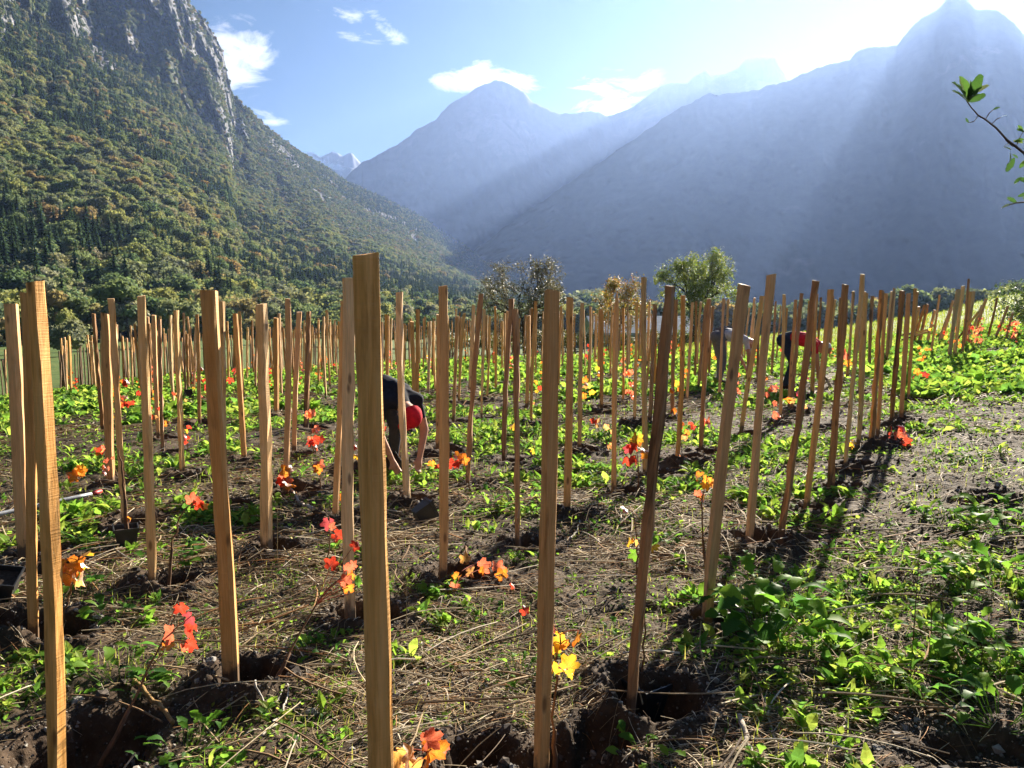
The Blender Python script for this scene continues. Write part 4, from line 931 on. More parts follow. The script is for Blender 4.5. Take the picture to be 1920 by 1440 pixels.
VL = [
 (108, 1190, [(152, 1042, 34, 'y'), (138, 1060, 34, 'o'), (124, 1078, 38, 'o'), (152, 1078, 38, 'p'), (140, 1088, 32, 'p'), (118, 1060, 24, 'o'), (156, 1058, 24, 'y'), (112, 1085, 26, 'k')], 'vine with big orange and peach leaves just right of the tall near left stake', None),
 (185, 1435, [(340, 1140, 26, 'r'), (357, 1158, 26, 'm'), (362, 1170, 28, 'r'), (318, 1190, 36, 'k'), (316, 1212, 26, 'o'), (350, 1188, 30, 'r'), (360, 1208, 26, 'r'), (350, 1215, 24, 'k')], 'red leaved vine whose long bare stem slants up from the bottom left', [(245, 1325, .1), (300, 1210, .25), (335, 1145, .35)]),
 (312, 1130, [(360, 937, 24, 'k'), (374, 944, 24, 'r'), (381, 950, 18, 'o')], 'thin dark vine with a red and orange leaf tuft left of the thick leaning stake', [(322, 1020, 0), (340, 960, 0), (368, 940, 0)]),
 (210, 925, [(139, 892, 24, 'o'), (148, 885, 22, 'o'), (152, 878, 16, 'y'), (130, 890, 14, 'r')], 'vine with one orange brown leaf pair hovering left of the flat topped stake', [(190, 905, 0), (150, 888, 0)]),
 (222, 905, [(182, 845, 18, 'o'), (189, 842, 16, 'r')], 'vine with a small bright orange tuft before the pair of stakes on the left', [(214, 870, 0), (190, 846, 0)]),
 (545, 940, [(537, 882, 24, 'o'), (534, 898, 26, 'k'), (540, 908, 26, 'o'), (528, 903, 20, 'r')], 'vine with an orange red leaf bunch in front of the straight smooth stake', None),
 (600, 925, [(597, 872, 22, 'k'), (596, 880, 18, 'o')], 'vine with one folded salmon leaf between two stakes left of the thickest stake', None),
 (618, 1085, [(615, 982, 24, 'm'), (621, 986, 16, 'k'), (633, 1003, 24, 'r'), (628, 1010, 16, 'k')], 'purple red leaved vine at the foot of the half hidden stake by the thickest stake', [(616, 1040, 0), (619, 985, 0)]),
 (488, 1328, [(622, 1057, 26, 'r'), (650, 1066, 20, 'k'), (648, 1090, 26, 'k'), (656, 1078, 22, 'o'), (652, 1102, 24, 'o'), (666, 1023, 20, 'r'), (661, 1060, 18, 'k')], 'vine with a very long slanting stem ending in red leaves by the thickest stake', [(545, 1215, .15), (600, 1120, .3), (655, 1065, .45)]),
 (648, 960, [(646, 931, 18, 'o'), (645, 940, 18, 'p')], 'vine with a tiny curled orange leaf left of the thickest stake', None),
 (865, 1048, [(873, 1048, 22, 'p'), (881, 1070, 24, 'p'), (906, 1062, 28, 'k'), (907, 1070, 20, 'o'), (934, 1064, 26, 'k'), (940, 1077, 24, 'o'), (858, 1085, 24, 'o'), (854, 1098, 22, 'k'), (963, 1098, 16, 'r'), (850, 1080, 16, 'g')], 'vine with a spray of salmon and peach leaves below the person in the red cap', [(872, 1020, 0), (880, 1055, 0), (930, 1062, 0)]),
 (885, 945, [(862, 858, 24, 'o'), (869, 862, 22, 'o'), (848, 870, 20, 'r'), (856, 868, 18, 'r'), (822, 875, 16, 'r'), (810, 868, 14, 'o')], 'vine with flame orange leaves beside the split dark stake', [(878, 900, 0), (868, 855, 0)]),
 (590, 868, [(580, 830, 17, 'r'), (592, 826, 19, 'r'), (602, 824, 16, 'r')], 'three bright red vine leaves low over the grass left of the thickest stake', None),
 (1196, 935, [(1194, 822, 22, 'y'), (1187, 836, 22, 'r'), (1178, 842, 18, 'm'), (1197, 838, 18, 'o'), (1210, 850, 20, 'o'), (1179, 862, 24, 'r'), (1190, 864, 18, 'k'), (1188, 828, 16, 'y')], 'yellow and red vine in front of the tall slim light stake', [(1198, 880, 0), (1192, 825, 0)]),
 (1325, 1112, [(1311, 893, 20, 'o'), (1330, 900, 24, 'o'), (1340, 905, 22, 'p'), (1323, 910, 18, 'y'), (1317, 932, 20, 'o'), (1308, 926, 14, 'k')], 'tall thin vine with pale orange leaves left of the wide leaning stake', [(1318, 1000, 0), (1315, 940, 0), (1325, 900, 0)]),
 (1040, 1470, [(1050, 1197, 30, 'y'), (1058, 1208, 24, 'o'), (1080, 1196, 30, 'o'), (1068, 1245, 36, 'y'), (1060, 1258, 34, 'y'), (1032, 1250, 34, 'y'), (1036, 1180, 16, 'k'), (1042, 1215, 22, 'y')], 'yellow leaved vine tied to a thin cane beside the sturdy two faced stake', [(1036, 1360, 0), (1044, 1260, 0), (1050, 1190, 0)]),
 (790, 1560, [(752, 1412, 48, 'p'), (770, 1418, 42, 'p'), (742, 1430, 40, 'p'), (808, 1385, 42, 'k'), (815, 1405, 50, 'o'), (800, 1425, 40, 'o'), (825, 1400, 34, 'k'), (775, 1440, 40, 'p')], 'vine with the largest peach and orange leaves at the bottom edge by the thickest stake', [(795, 1470, 0), (800, 1410, 0)]),
 (1665, 845, [(1672, 811, 22, 'r'), (1683, 812, 22, 'k'), (1697, 806, 22, 'r'), (1699, 818, 18, 'k'), (1699, 830, 19, 'r')], 'low vine with clear red heart shaped leaves at the end of the near right row', None),
 (1335, 860, [(1327, 788, 20, 'k'), (1330, 796, 20, 'r'), (1320, 790, 16, 'k')], 'vine with a round brick red leaf bunch in front of the brown dark topped stake', [(1345, 830, 0), (1330, 795, 0)]),
 (1302, 830, [(1298, 800, 12, 'r'), (1296, 794, 10, 'r')], 'small red vine leaf above bright green weeds right of the old bark covered stake', None),
 (1192, 1100, [(1180, 1015, 20, 'y'), (1172, 954, 16, 'k'), (1192, 1015, 16, 'p'), (1228, 1018, 24, 'g'), (1190, 1040, 22, 'g')], 'vine with pale yellow leaves half hidden behind the old bark covered stake', [(1196, 1040, 0), (1186, 960, 0)]),
 (1098, 772, [(1095, 714, 16, 'o'), (1100, 722, 14, 'p'), (1110, 735, 12, 'y'), (1094, 742, 12, 'o')], 'peach and orange vine beside the stake in front of the orange fruit tree', None),
 (1605, 768, [(1584, 668, 15, 'k'), (1590, 680, 14, 'o'), (1582, 660, 12, 'r')], 'vine with salmon leaves between the leaning stakes right of the person in red', None),
 (1725, 742, [(1714, 704, 13, 'r'), (1720, 697, 12, 'o'), (1735, 702, 14, 'r')], 'low red orange vine leaves on the green strip right of the near row', None),
 (1470, 800, [(1476, 748, 14, 'o'), (1486, 750, 13, 'p')], 'small orange vine leaves below the person in the red shirt', None),
 (1604, 860, [(1598, 835, 12, 'y'), (1600, 828, 12, 'y')], 'yellow vine leaves at the foot of the yellowish leaning stake', None),
 (992, 1150, [(985, 1145, 18, 'r')], 'single fallen red leaf on bare soil left of the sturdy stake', None),
 (1018, 850, [(1001, 846, 10, 'y'), (962, 800, 14, 'y')], 'small yellow vine leaves near the foot of the slim leaning stake', None),
 (470, 770, [(437, 692, 10, 'r'), (432, 712, 14, 'r'), (440, 700, 10, 'r')], 'red vine seen through the gap right of the thick leaning stake', None),
 (395, 800, [(387, 726, 16, 'r'), (395, 732, 18, 'k'), (376, 742, 10, 'r'), (396, 778, 13, 'k')], 'vine with crimson and salmon leaves left of the thick leaning stake', None),
 (300, 820, [(301, 790, 12, 'o'), (313, 794, 12, 'o')], 'orange vine between two slim stakes left of centre of the left rows', None),
]
for (bx, by, lv, lab, path) in VL: vine(bx, by, lv, lab, path, stemr=.0028 if by < 900 else .0035)

# far vines: one mesh each
def small_vine_mesh(ck, seed):
    rg = np.random.default_rng(seed); acc = Acc(); P = bez((0, 0, -.05), (rg.uniform(-.1, .1), 0, .25), (rg.uniform(-.2, .2), rg.uniform(-.1, .1), rg.uniform(.4, .75)), 6)
    tubec(acc, P, np.linspace(.006, .003, 6), 4, (.2, .1, .05), 1)
    for k in range(rg.integers(5, 12)):
        c = ck if rg.uniform() < .7 else str(rg.choice(list('royp')))
        V, Q, T, n = grape_leaf(seed * 31 + k, 14); s = rg.uniform(.07, .13); p = P[rg.integers(2, 6)] + rg.normal(0, .06, 3)
        q = np.array(rand_leaf_rot().to_matrix()); acc.add(V * s @ q.T + p, Q, T, np.array(PAL[c]) * rg.uniform(.8, 1.2), 0)
    return acc.mesh('small_vine', [M_VINE, M_BARK])
FV = [(ck, small_vine_mesh(ck, 400 + k)) for k, ck in enumerate('ororokropkrorkom')]
nv = 0; spots = [(s[0], s[1]) for s in far_spots] + [(p[0], p[1]) for s, p in zip(STK, stake_pos) if p[1] > 6.5]
random.shuffle(spots)
for (x, y) in spots[:95]:
    x += random.uniform(.05, .3); y -= random.uniform(0, .25); ck, me = random.choice(FV)
    px_ = CX + FPX * x / y
    if 1630 < px_ < 1740 and y < 13: continue
    if px_ > 1440 and random.random() < .3: ck, me = FV[5]
    z = float(ground_z(x, y)[0][0]); o = link('grapevine', me, None, (x, y, z)); o.rotation_euler = (0, 0, random.uniform(-.5, .5)); s = random.uniform(.5, .95); o.scale = (s, s, s)
    tag(o, 'small %s vine in the %s rows %s' % (CNAME[ck].replace(' coloured', ''), 'middle' if math.hypot(x, y) < 15 else 'far', spot(FIELD_SPOT, px_)), 'grapevine', 'young potted grapevines in autumn leaf')
for k in range(11):   # the orange mass before the hill on the right
    px, py = random.choice([(1800, 660), (1825, 648), (1838, 650), (1790, 668), (1880, 652), (1905, 648), (1730, 650), (1760, 655)]); p = hit(px + random.uniform(-14, 14), py + random.uniform(-6, 8))
    o = link('grapevine', FV[random.choice([0, 2, 7, 8, 13])][1], None, tuple(p)); o.rotation_euler = (0, 0, random.uniform(0, 1)); tag(o, 'young vine with orange leaves at the edge of the field below the grassy hill', 'grapevine', 'young potted grapevines in autumn leaf')

# ------------------------------------------------------------------ black pots
def flatmat(name, col, rough=.6, spec=.4, nscale=30, var=.3):
    m, nt, o = newmat(name); nv_ = noise(nt, coord(nt), nscale, 5); c = ramp(nt, nv_, [(.3, tuple(c * (1 - var) for c in col)), (.7, tuple(c * (1 + var) for c in col))]); princ(nt, o, c, rough, bump(nt, nv_, .15, .004), spec); return m
M_POT = flatmat('black_plastic', (.018, .019, .021), .42, .5, 60)
M_SOIL = flatmat('potting_soil', (.05, .035, .025), .95, .1, 90, .5)
M_STEELR = flatmat('grey_painted_handle', (.30, .31, .33), .4, .5)
M_REDP = flatmat('red_paint', (.35, .03, .03), .5, .4)
def pot(loc, rot, s, label):
    t = empty('plant_pot', tuple(loc)); t.rotation_euler = rot; tag(t, label, 'pot', 'square black plastic pots')
    w0, w1, h, th = .045 * s, .065 * s, .14 * s, .003
    def sq(w, z): return [(-w, -w, z), (w, -w, z), (w, w, z), (-w, w, z)]
    rings = [sq(w0, 0), sq(w1 - .003, h * .86), sq(w1 + .003, h * .86), sq(w1 + .004, h), sq(w1 - .002, h), sq(w1 - .006, h * .8), sq(w0 - .003, .006)]
    V = np.array(sum(rings, [])); Q = []
    for i in range(len(rings) - 1):
        for j in range(4): Q.append((i * 4 + j, i * 4 + (j + 1) % 4, i * 4 + 4 + (j + 1) % 4, i * 4 + 4 + j))
    Q += [(3, 2, 1, 0), (24, 25, 26, 27)]
    link('shell', np_mesh('pot_shell', V, [np.array(Q)], M_POT), t)
    # ribs on the sides
    acc = Acc()
    n = 9; gx = np.linspace(-1, 1, n); X, Y = np.meshgrid(gx, gx); ws = w1 - .009; Z = h * .84 + .006 * (fbm(X * 3 + 5, Y * 3, 6, 3) - .5)
    i = np.arange(n - 1)[:, None] * n; j = np.arange(n - 1)[None]
    acc.add(np.stack([X.ravel() * ws, Y.ravel() * ws, Z.ravel()], 1), np.stack([i + j, i + j + 1, i + n + j + 1, i + n + j], -1).reshape(-1, 4))
    link('soil', acc.mesh('pot_soil', [M_SOIL], True), t)
    return t
p = hit(238, 1030); pot(p, (0, 0, .5), 1.05, 'black square pot standing on weeds at the foot of the pale leaning stake')
t_, b_ = vine(237, 1005, [(243, 972, 12, 'o')], 'bare brown vine stem growing from the standing square black pot on the left', [(233, 930, 0), (229, 880, 0), (222, 842, 0)], depth=float(p[1]), stemr=.005, woody=True)
p = hit(2, 1132); pot(p + np.array([0, 0, .02]), (.35, .2, .3), 1.15, 'tilted black pot cut off by the left edge of the view')
p = hit(780, 985); pot(p + np.array([0, 0, .06]), (0.0, 1.15, .5), 1.0, 'black pot lying on its side at the foot of the stake with pale saw marks')
p = hit(747, 893); pot(p + np.array([0, 0, .08]), (.7, -.6, .2), 1.0, 'black pot lying in shade behind the thickest stake')
p = hit(1212, 1352, -.16); pot(p, (0, 0, .6), 1.25, 'black pot sunk in the deep pit beside the old bark covered stake')
t_, b_ = vine(1208, 1340, [(1222, 1012, 20, 'g'), (1226, 1025, 18, 'y')], 'thin straight cane rising from the sunken black pot', [(1206, 1200, 0), (1214, 1020, 0)], depth=float(p[1]), stemr=.003, woody=True)
p = hit(1355, 1195, -.12); pot(p, (0, 0, .2), 1.1, 'black pot deep in the round pit behind the wide leaning stake')
p = hit(350, 750); pot(p + np.array([0, 0, .05]), (.9, 0, .8), 1.1, 'small black pot fallen over far back on the left between slim stakes')

# ------------------------------------------------------------------ sticks, tool handle, stones
def stick(pts, r, label, cols=(.25, .19, .13), name='stick', lift=.012, mat=None, cat='stick', taper=.5, group='dry sticks lying on the ground'):
    P = []
    for (px, py) in pts:
        q = hit(px, py); q[2] = float(ground_z(q[0], q[1])[0][0]) + lift; P.append(q)
    P = np.array(P); tt = np.linspace(0, len(P) - 1, max(6, 4 * len(P))); i0 = np.clip(tt.astype(int), 0, len(P) - 2); f = (tt - i0)[:, None]; S = P[i0] * (1 - f) + P[i0 + 1] * f
    S[1:-1] = (S[:-2] + S[1:-1] * 2 + S[2:]) / 4
    if mat is None: S[1:-1] += np.random.default_rng(int(pts[0][0])).normal(0, .004, (len(S) - 2, 3))
    b = S[0].copy(); acc = Acc(); tubec(acc, S - b, np.linspace(r, r * taper, len(S)), 7, cols)
    o = link(name, acc.mesh(name, [mat or M_BARK], True), None, tuple(b)); tag(o, label, cat, group); return o
STI = [
 ([(1566, 955), (1578, 975), (1588, 997), (1567, 1012), (1556, 1048)], .006, 'pale crooked bent stick on straw right of the big leafy weed', (.5, .44, .36)),
 ([(1505, 1078), (1523, 1068), (1540, 1045)], .005, 'short pale forked stick near the bent one', (.45, .4, .32)),
 ([(1710, 925), (1738, 912), (1762, 905)], .006, 'pale stick lying flat on the straw in the right strip', (.45, .38, .28)),
 ([(1620, 1060), (1622, 1086)], .008, 'short stubby pale stick on bare soil in the right half', (.5, .42, .34)),
 ([(1575, 1385), (1592, 1340), (1598, 1305), (1590, 1275)], .007, 'pale curved twig near the bottom right corner', (.45, .38, .3)),
 ([(1450, 1305), (1520, 1345), (1590, 1382)], .009, 'long straight brown stalk slanting down at the lower right', (.22, .17, .12)),
 ([(1380, 1265), (1425, 1300), (1440, 1330), (1455, 1420)], .007, 'thin pale bent stick right of the sunken black pot', (.45, .4, .33)),
 ([(1385, 1355), (1400, 1400), (1418, 1435)], .012, 'flat pale splinter of wood at the bottom right of centre', (.5, .43, .34)),
 ([(735, 1318), (780, 1290), (802, 1276)], .010, 'pale broken stick just right of the thickest stake', (.42, .36, .29)),
 ([(838, 1222), (862, 1255), (880, 1300), (890, 1330)], .006, 'grey twig with an orange bud end right of the thickest stake', (.2, .16, .13)),
 ([(790, 1210), (800, 1260), (808, 1340), (812, 1365)], .005, 'thin upright looking twig lying right of the thickest stake', (.35, .3, .24)),
 ([(1035, 1145), (1080, 1118), (1125, 1092)], .008, 'long brown stick right of the sturdy two faced stake', (.2, .15, .11)),
 ([(1070, 1160), (1120, 1138), (1168, 1105)], .006, 'forked grey stick left of the old bark covered stake', (.3, .25, .2)),
 ([(1068, 1012), (1080, 1000), (1087, 986)], .008, 'short grey forked piece of wood in weeds at centre', (.35, .32, .28)),
 ([(780, 1132), (830, 1085), (870, 1040), (880, 1030)], .006, 'slanting brown branch left of the salmon leaved vine', (.25, .16, .1)),
 ([(800, 875), (840, 866), (870, 862)], .006, 'low grey branch behind the stake by the red cap', (.2, .16, .12)),
 ([(545, 1010), (562, 1028), (577, 1043)], .010, 'yellowish split cane left of the thickest stake', (.35, .28, .12)),
 ([(480, 1320), (500, 1345), (540, 1300)], .004, 'thin white root fibre beside the deep square pit', (.5, .46, .4)),
 ([(490, 1400), (520, 1370), (540, 1320), (541, 1300)], .005, 'pale thin twig at the bottom left of the thickest stake', (.45, .4, .34)),
 ([(1640, 1250), (1700, 1235), (1760, 1262)], .007, 'brown stalk lying below the weeds at the lower right', (.25, .19, .12)),
 ([(1620, 1325), (1660, 1300), (1690, 1270)], .006, 'green grey weed stalk at the lower right', (.2, .22, .12)),
 ([(1710, 1290), (1760, 1330), (1800, 1345)], .008, 'orange brown stalk pointing at the big weed in the right corner', (.38, .22, .1)),
 ([(575, 1130), (540, 1180), (490, 1215), (400, 1250)], .006, 'long brown stem lying above the deep square pit', (.2, .14, .09)),
 ([(455, 1150), (470, 1185)], .008, 'short grey stick beside the foot of the thick leaning stake', (.22, .18, .14)),
 ([(1100, 870), (1150, 885), (1196, 888)], .007, 'dark branch left of the yellow and red vine', (.1, .08, .06)),
 ([(1855, 790), (1862, 830), (1880, 850)], .01, 'dark forked twig sticking up on the right strip', (.08, .06, .05)),
]
for (pts, r, lab, col) in STI: stick(pts, r, lab, col)
hd = empty('tool_handle', tuple(hit(0, 980))); tag(hd, 'grey round tool handle with a dark red end lying on the weeds at the left', 'tool handle')
A_, B_, C_ = hit(-60, 990), hit(172, 938), hit(190, 932); base = np.array(hd.location)
for q in (A_, B_, C_): q[2] = float(terr(q[0], q[1])) + .05
acc = Acc(); tubec(acc, bez(A_ - base, (A_ + B_) / 2 - base, B_ - base, 8), .017, 10); link('shaft', acc.mesh('shaft', [M_STEELR], True), hd)
acc = Acc(); tubec(acc, np.array([B_ - base, C_ - base]), [.0175, .0165], 10); link('grip_end', acc.mesh('grip_end', [M_REDP], True), hd)
stick([(250, 1288), (285, 1325), (325, 1368)], .009, 'thick yellow brown bamboo like cane lying beside the bottom left vine', (.28, .17, .07), 'cane', .02, None, 'cane', .9, None)
cl = stick([(588, 978), (565, 950), (546, 926)], .014, 'pale grey wooden club shaped stick leaning from the straight smooth stake', (.42, .36, .3), 'wooden_club', .03, None, 'stick', .7, None)

def stone_mesh(seed, n=1):
    rg = np.random.default_rng(seed); import bmesh
    bm = bmesh.new(); bmesh.ops.create_icosphere(bm, subdivisions=n, radius=1)
    V = np.array([v.co[:] for v in bm.verts]); F = np.array([[v.index for v in f.verts] for f in bm.faces]); bm.free()
    V = V * rg.uniform(.65, 1.1, (len(V), 1)) * np.array([rg.uniform(.8, 1.3), rg.uniform(.7, 1), rg.uniform(.45, .75)])
    return V, F
for k, (px, py, wpx_, lab) in enumerate([(582, 1342, 32, 'largest pale grey stone on the soil left of the thickest stake'), (556, 1332, 24, 'flat grey stone beside the largest pale stone left of the thickest stake'), (1068, 1342, 20, 'grey stone at the edge of the soil left of the sunken pot'),
        (1125, 1188, 18, 'grey stone in churned soil left of the old bark covered stake'), (873, 1350, 20, 'round stone at the bottom right of the thickest stake'), (145, 1320, 28, 'pale cracked stone by the tall near left stake'),
        (185, 1165, 20, 'pale stone beneath leafy weeds near the tall near left stake'), (1322, 1225, 14, 'brown stone on the soil in front of the round pit'), (445, 1305, 22, 'flat pale stone at the foot of the thick leaning stake'), (396, 1272, 24, 'stone stuck in the wall of the deep square pit'),
        (448, 1385, 12, 'small white stone at the bottom edge left of the thickest stake'), (1760, 1412, 30, 'flat brown stone on the dark soil bank in the bottom right corner'), (1645, 1400, 26, 'dark stone near the bottom right corner'), (535, 1218, 20, 'rounded grey stone at the rim of the deep square pit'), (1545, 1020, 18, 'flat grey stone beside the leafy weed on the right'),
        (640, 1375, 34, 'big dull earthy clod at the bottom just left of the thickest stake')]):
    p = hit(px, py); p[2] = float(ground_z(p[0], p[1])[0][0]); V, F = stone_mesh(60 + k, 2); s = wpx_ / FPX * p[1] * .5
    c = np.array([.30, .28, .25]) * random.uniform(.6, 1.2); a = Acc(); a.add(V * s, None, F, c); o = link('stone', a.mesh('stone', [M_STONE]), None, tuple(p)); o.rotation_euler = (0, 0, random.uniform(0, 6)); tag(o, lab, 'stone', 'stones on the soil')

# ------------------------------------------------------------------ weeds
def lobed_leaf(nseg=6, width=.34, droop=.5, lob=True, seed=0):
    """leaf along +Y from origin, length 1"""
    rg = np.random.default_rng(seed); t = np.linspace(0, 1, nseg + 1)
    if lob: w = width * np.array([.06] + [(.45 + .55 * s_) * (1.0 if i % 2 else .55) for i, s_ in enumerate(t[1:-1])] + [.12])
    else: w = width * np.sin(np.clip(t * .94 + .06, 0, 1) * pi) ** .7; 
    w = w * (1 + rg.normal(0, .1, len(w)))
    z = .30 * t - droop * t ** 2; y = t * .95
    cup = .22
    V = []
    for i in range(nseg + 1): V += [(-w[i], y[i] + (.04 if i % 2 else 0), z[i] + cup * w[i]), (0, y[i], z[i]), (w[i], y[i] + (.04 if i % 2 else 0), z[i] + cup * w[i] + rg.normal(0, .02))]
    Q = []
    for i in range(nseg): Q += [(3 * i, 3 * i + 1, 3 * i + 4, 3 * i + 3), (3 * i + 1, 3 * i + 2, 3 * i + 5, 3 * i + 4)]
    return np.array(V), np.array(Q)
def rotmats(yaw, pitch, roll):
    cy_, sy = np.cos(yaw), np.sin(yaw); cp, sp = np.cos(pitch), np.sin(pitch); cr, sr = np.cos(roll), np.sin(roll); n = len(yaw)
    Rz = np.zeros((n, 3, 3)); Rz[:, 0, 0] = cy_; Rz[:, 0, 1] = -sy; Rz[:, 1, 0] = sy; Rz[:, 1, 1] = cy_; Rz[:, 2, 2] = 1
    Rx = np.zeros((n, 3, 3)); Rx[:, 0, 0] = 1; Rx[:, 1, 1] = cp; Rx[:, 1, 2] = -sp; Rx[:, 2, 1] = sp; Rx[:, 2, 2] = cp
    Ry = np.zeros((n, 3, 3)); Ry[:, 1, 1] = 1; Ry[:, 0, 0] = cr; Ry[:, 0, 2] = sr; Ry[:, 2, 0] = -sr; Ry[:, 2, 2] = cr
    return Rz @ Rx @ Ry
def scatter(acc, templ, pos, R, s, col):
    V, Q = templ; n = len(pos); W = np.einsum('nij,kj->nki', R, V) * s[:, None, None] + pos[:, None]
    F = (Q[None] + (np.arange(n) * len(V))[:, None, None]).reshape(-1, Q.shape[1])
    cc = np.repeat(col, len(V), 0)
    if Q.shape[1] == 4: acc.add(W.reshape(-1, 3), F, None, cc)
    else: acc.add(W.reshape(-1, 3), None, F, cc)
rg = np.random.default_rng(77)
def sample_field(n, r0, r1, azl=36, power=1.0):
    """points in the view sector; power 1: even over the ground, 0: thinning with distance"""
    az = np.radians(rg.uniform(-azl, azl, n)); u = rg.uniform(size=n)
    r = np.sqrt(r0 ** 2 + u * (r1 ** 2 - r0 ** 2)) if power == 1 else r0 * (r1 / r0) ** u
    if power == .5: r = r0 + u * (r1 - r0)
    return r * np.sin(az), r * np.cos(az), r
def greens(n, lo=.75, hi=1.25):
    base = np.array([[.13, .25, .035], [.18, .30, .045], [.08, .18, .035], [.23, .31, .06]])[rg.integers(0, 4, n)]
    return base * rg.uniform(lo, hi, (n, 1))
BIG = [lobed_leaf(7, .30, .55, True, k) for k in range(3)] + [lobed_leaf(6, .26, .45, False, 9)]
MIDL = [lobed_leaf(4, .3, .5, True, k) for k in range(3)]
FARL = [lobed_leaf(2, .34, .4, False, k) for k in range(2)]
def rosettes(acc, n, r0, r1, templs, nleaf, size, power, thr=.35):
    x, y, r = sample_field(n, r0, r1, power=power); gr = greenness(x, y); k = rg.uniform(size=n) < np.clip(gr * 1.0 + .025, 0, 1); x, y = x[k], y[k]
    z, dug_ = ground_z(x, y); k = dug_ < .5; x, y, z = x[k], y[k], z[k]; n = len(x)
    hh = rg.uniform(.5, 1.3, n)
    for ti, tp in enumerate(templs):
        for l in range(nleaf // len(templs)):
            m_ = rg.uniform(size=n) < .85; c = int(m_.sum()); s = size * hh[m_] * rg.uniform(.5, 1.15, c)
            yaw = rg.uniform(0, 2 * pi, c); pit = rg.uniform(-.1, 1.25, c)
            pos = np.stack([x[m_] + rg.normal(0, size * .35, c), y[m_] + rg.normal(0, size * .35, c), z[m_] + rg.uniform(-.01, .25, c) * size], 1)
            scatter(acc, tp, pos, rotmats(yaw, pit, rg.normal(0, .4, c)), s, greens(c))
    return n
acc = Acc()
print('near rosettes', rosettes(acc, 2600, 1.7, 6.5, MIDL + BIG[3:], 16, .07, .5), end=' ')
rosettes(acc, 6500, 5.5, 13, MIDL, 9, .11, .5)
rosettes(acc, 11000, 12, 29, FARL, 8, .17, .5)
print('weed verts', acc.n)
o = link('weeds', acc.mesh('weeds', [M_WEED])); tag(o, 'bright green low weeds covering much of the dug field', 'weeds', kind='stuff')
# tiny leaves and seedlings close to the soil
acc = Acc()
oval = lobed_leaf(2, .36, .3, False, 4)
for (n, r0, r1, s0, pw) in ((30000, 1.7, 6, .017, .5), (26000, 5, 14, .030, .5), (30000, 13, 30, .075, .5)):
    x, y, r = sample_field(n, r0, r1, power=pw); pat = fbm(x * 2.4, y * 2.4, 61, 4); k = rg.uniform(size=n) < np.clip(sstep(.44, .60, pat) * .8 + .12 + .4 * greenness(x, y), 0, 1)
    x, y = x[k], y[k]; z, dug_ = ground_z(x, y); k = dug_ < .6; x, y, z = x[k], y[k], z[k]; n = len(x)
    scatter(acc, oval, np.stack([x, y, z + rg.uniform(.0, 1.2, n) * s0], 1), rotmats(rg.uniform(0, 6.28, n), rg.uniform(-.2, .9, n), rg.normal(0, .4, n)), s0 * rg.uniform(.6, 1.6, n), greens(n, .8, 1.4))
o = link('clover_and_seedlings', acc.mesh('clover_and_seedlings', [M_WEED])); tag(o, 'tiny bright seedling leaves scattered on the soil', 'ground cover', kind='stuff')
# grass blades
acc = Acc(); blade = (np.array([(-.03, 0, 0), (.03, 0, 0), (-.02, .08, .5), (.02, .08, .5), (0, .3, .95)]), None)
bq, bt = np.array([(0, 1, 3, 2)]), np.array([(2, 3, 4)])
def blades(n, r0, r1, s0, col0, col1, wide=1.0, pw=.5, az=36):
    x, y, r = sample_field(n, r0, r1, az, pw); z, dug_ = ground_z(x, y); k = (dug_ < .5) & (rg.uniform(size=n) < sstep(.35, .6, fbm(x * 1.7, y * 1.7, 63, 3)) + .1); x, y, z = x[k], y[k], z[k]; n = len(x)
    V = blade[0] * np.array([wide, 1, 1]); R_ = rotmats(rg.uniform(0, 6.28, n), rg.uniform(-.6, .3, n), np.zeros(n)); s = s0 * rg.uniform(.5, 1.5, n)
    W = np.einsum('nij,kj->nki', R_, V) * s[:, None, None] + np.stack([x, y, z], 1)[:, None]; off = (np.arange(n) * 5)[:, None, None]
    f = rg.uniform(size=(n, 1)); cc = np.repeat(np.array(col0) * f + np.array(col1) * (1 - f), 5, 0)
    acc.add(W.reshape(-1, 3), (bq[None] + off).reshape(-1, 4), (bt[None] + off).reshape(-1, 3), cc)
blades(9000, 1.7, 8, .055, (.12, .22, .03), (.30, .28, .08)); blades(7000, 7, 24, .08, (.12, .22, .03), (.26, .27, .07), 1.3)
# the grassy hill on the right and meadow rim
def hillgrass(n):
    az = np.radians(rg.uniform(6, 37, n)); r = rg.uniform(22, 47, n); x, y = r * np.sin(az), r * np.cos(az); z = terr(x, y); R_ = rotmats(rg.uniform(0, 6.28, n), rg.uniform(-.6, .3, n), np.zeros(n)); s = .16 * rg.uniform(.5, 1.3, n)
    V = blade[0] * np.array([3.2, 1, 1]); W = np.einsum('nij,kj->nki', R_, V) * s[:, None, None] + np.stack([x, y, z], 1)[:, None]; off = (np.arange(n) * 5)[:, None, None]
    f = rg.uniform(size=(n, 1)); cc = np.repeat(np.array((.13, .2, .03)) * f + np.array((.22, .24, .06)) * (1 - f), 5, 0); acc.add(W.reshape(-1, 3), (bq[None] + off).reshape(-1, 4), (bt[None] + off).reshape(-1, 3), cc)
hillgrass(26000)
o = link('grass', acc.mesh('grass', [M_WEED])); tag(o, 'thin grass blades between the stakes and on the hill', 'grass', kind='stuff')
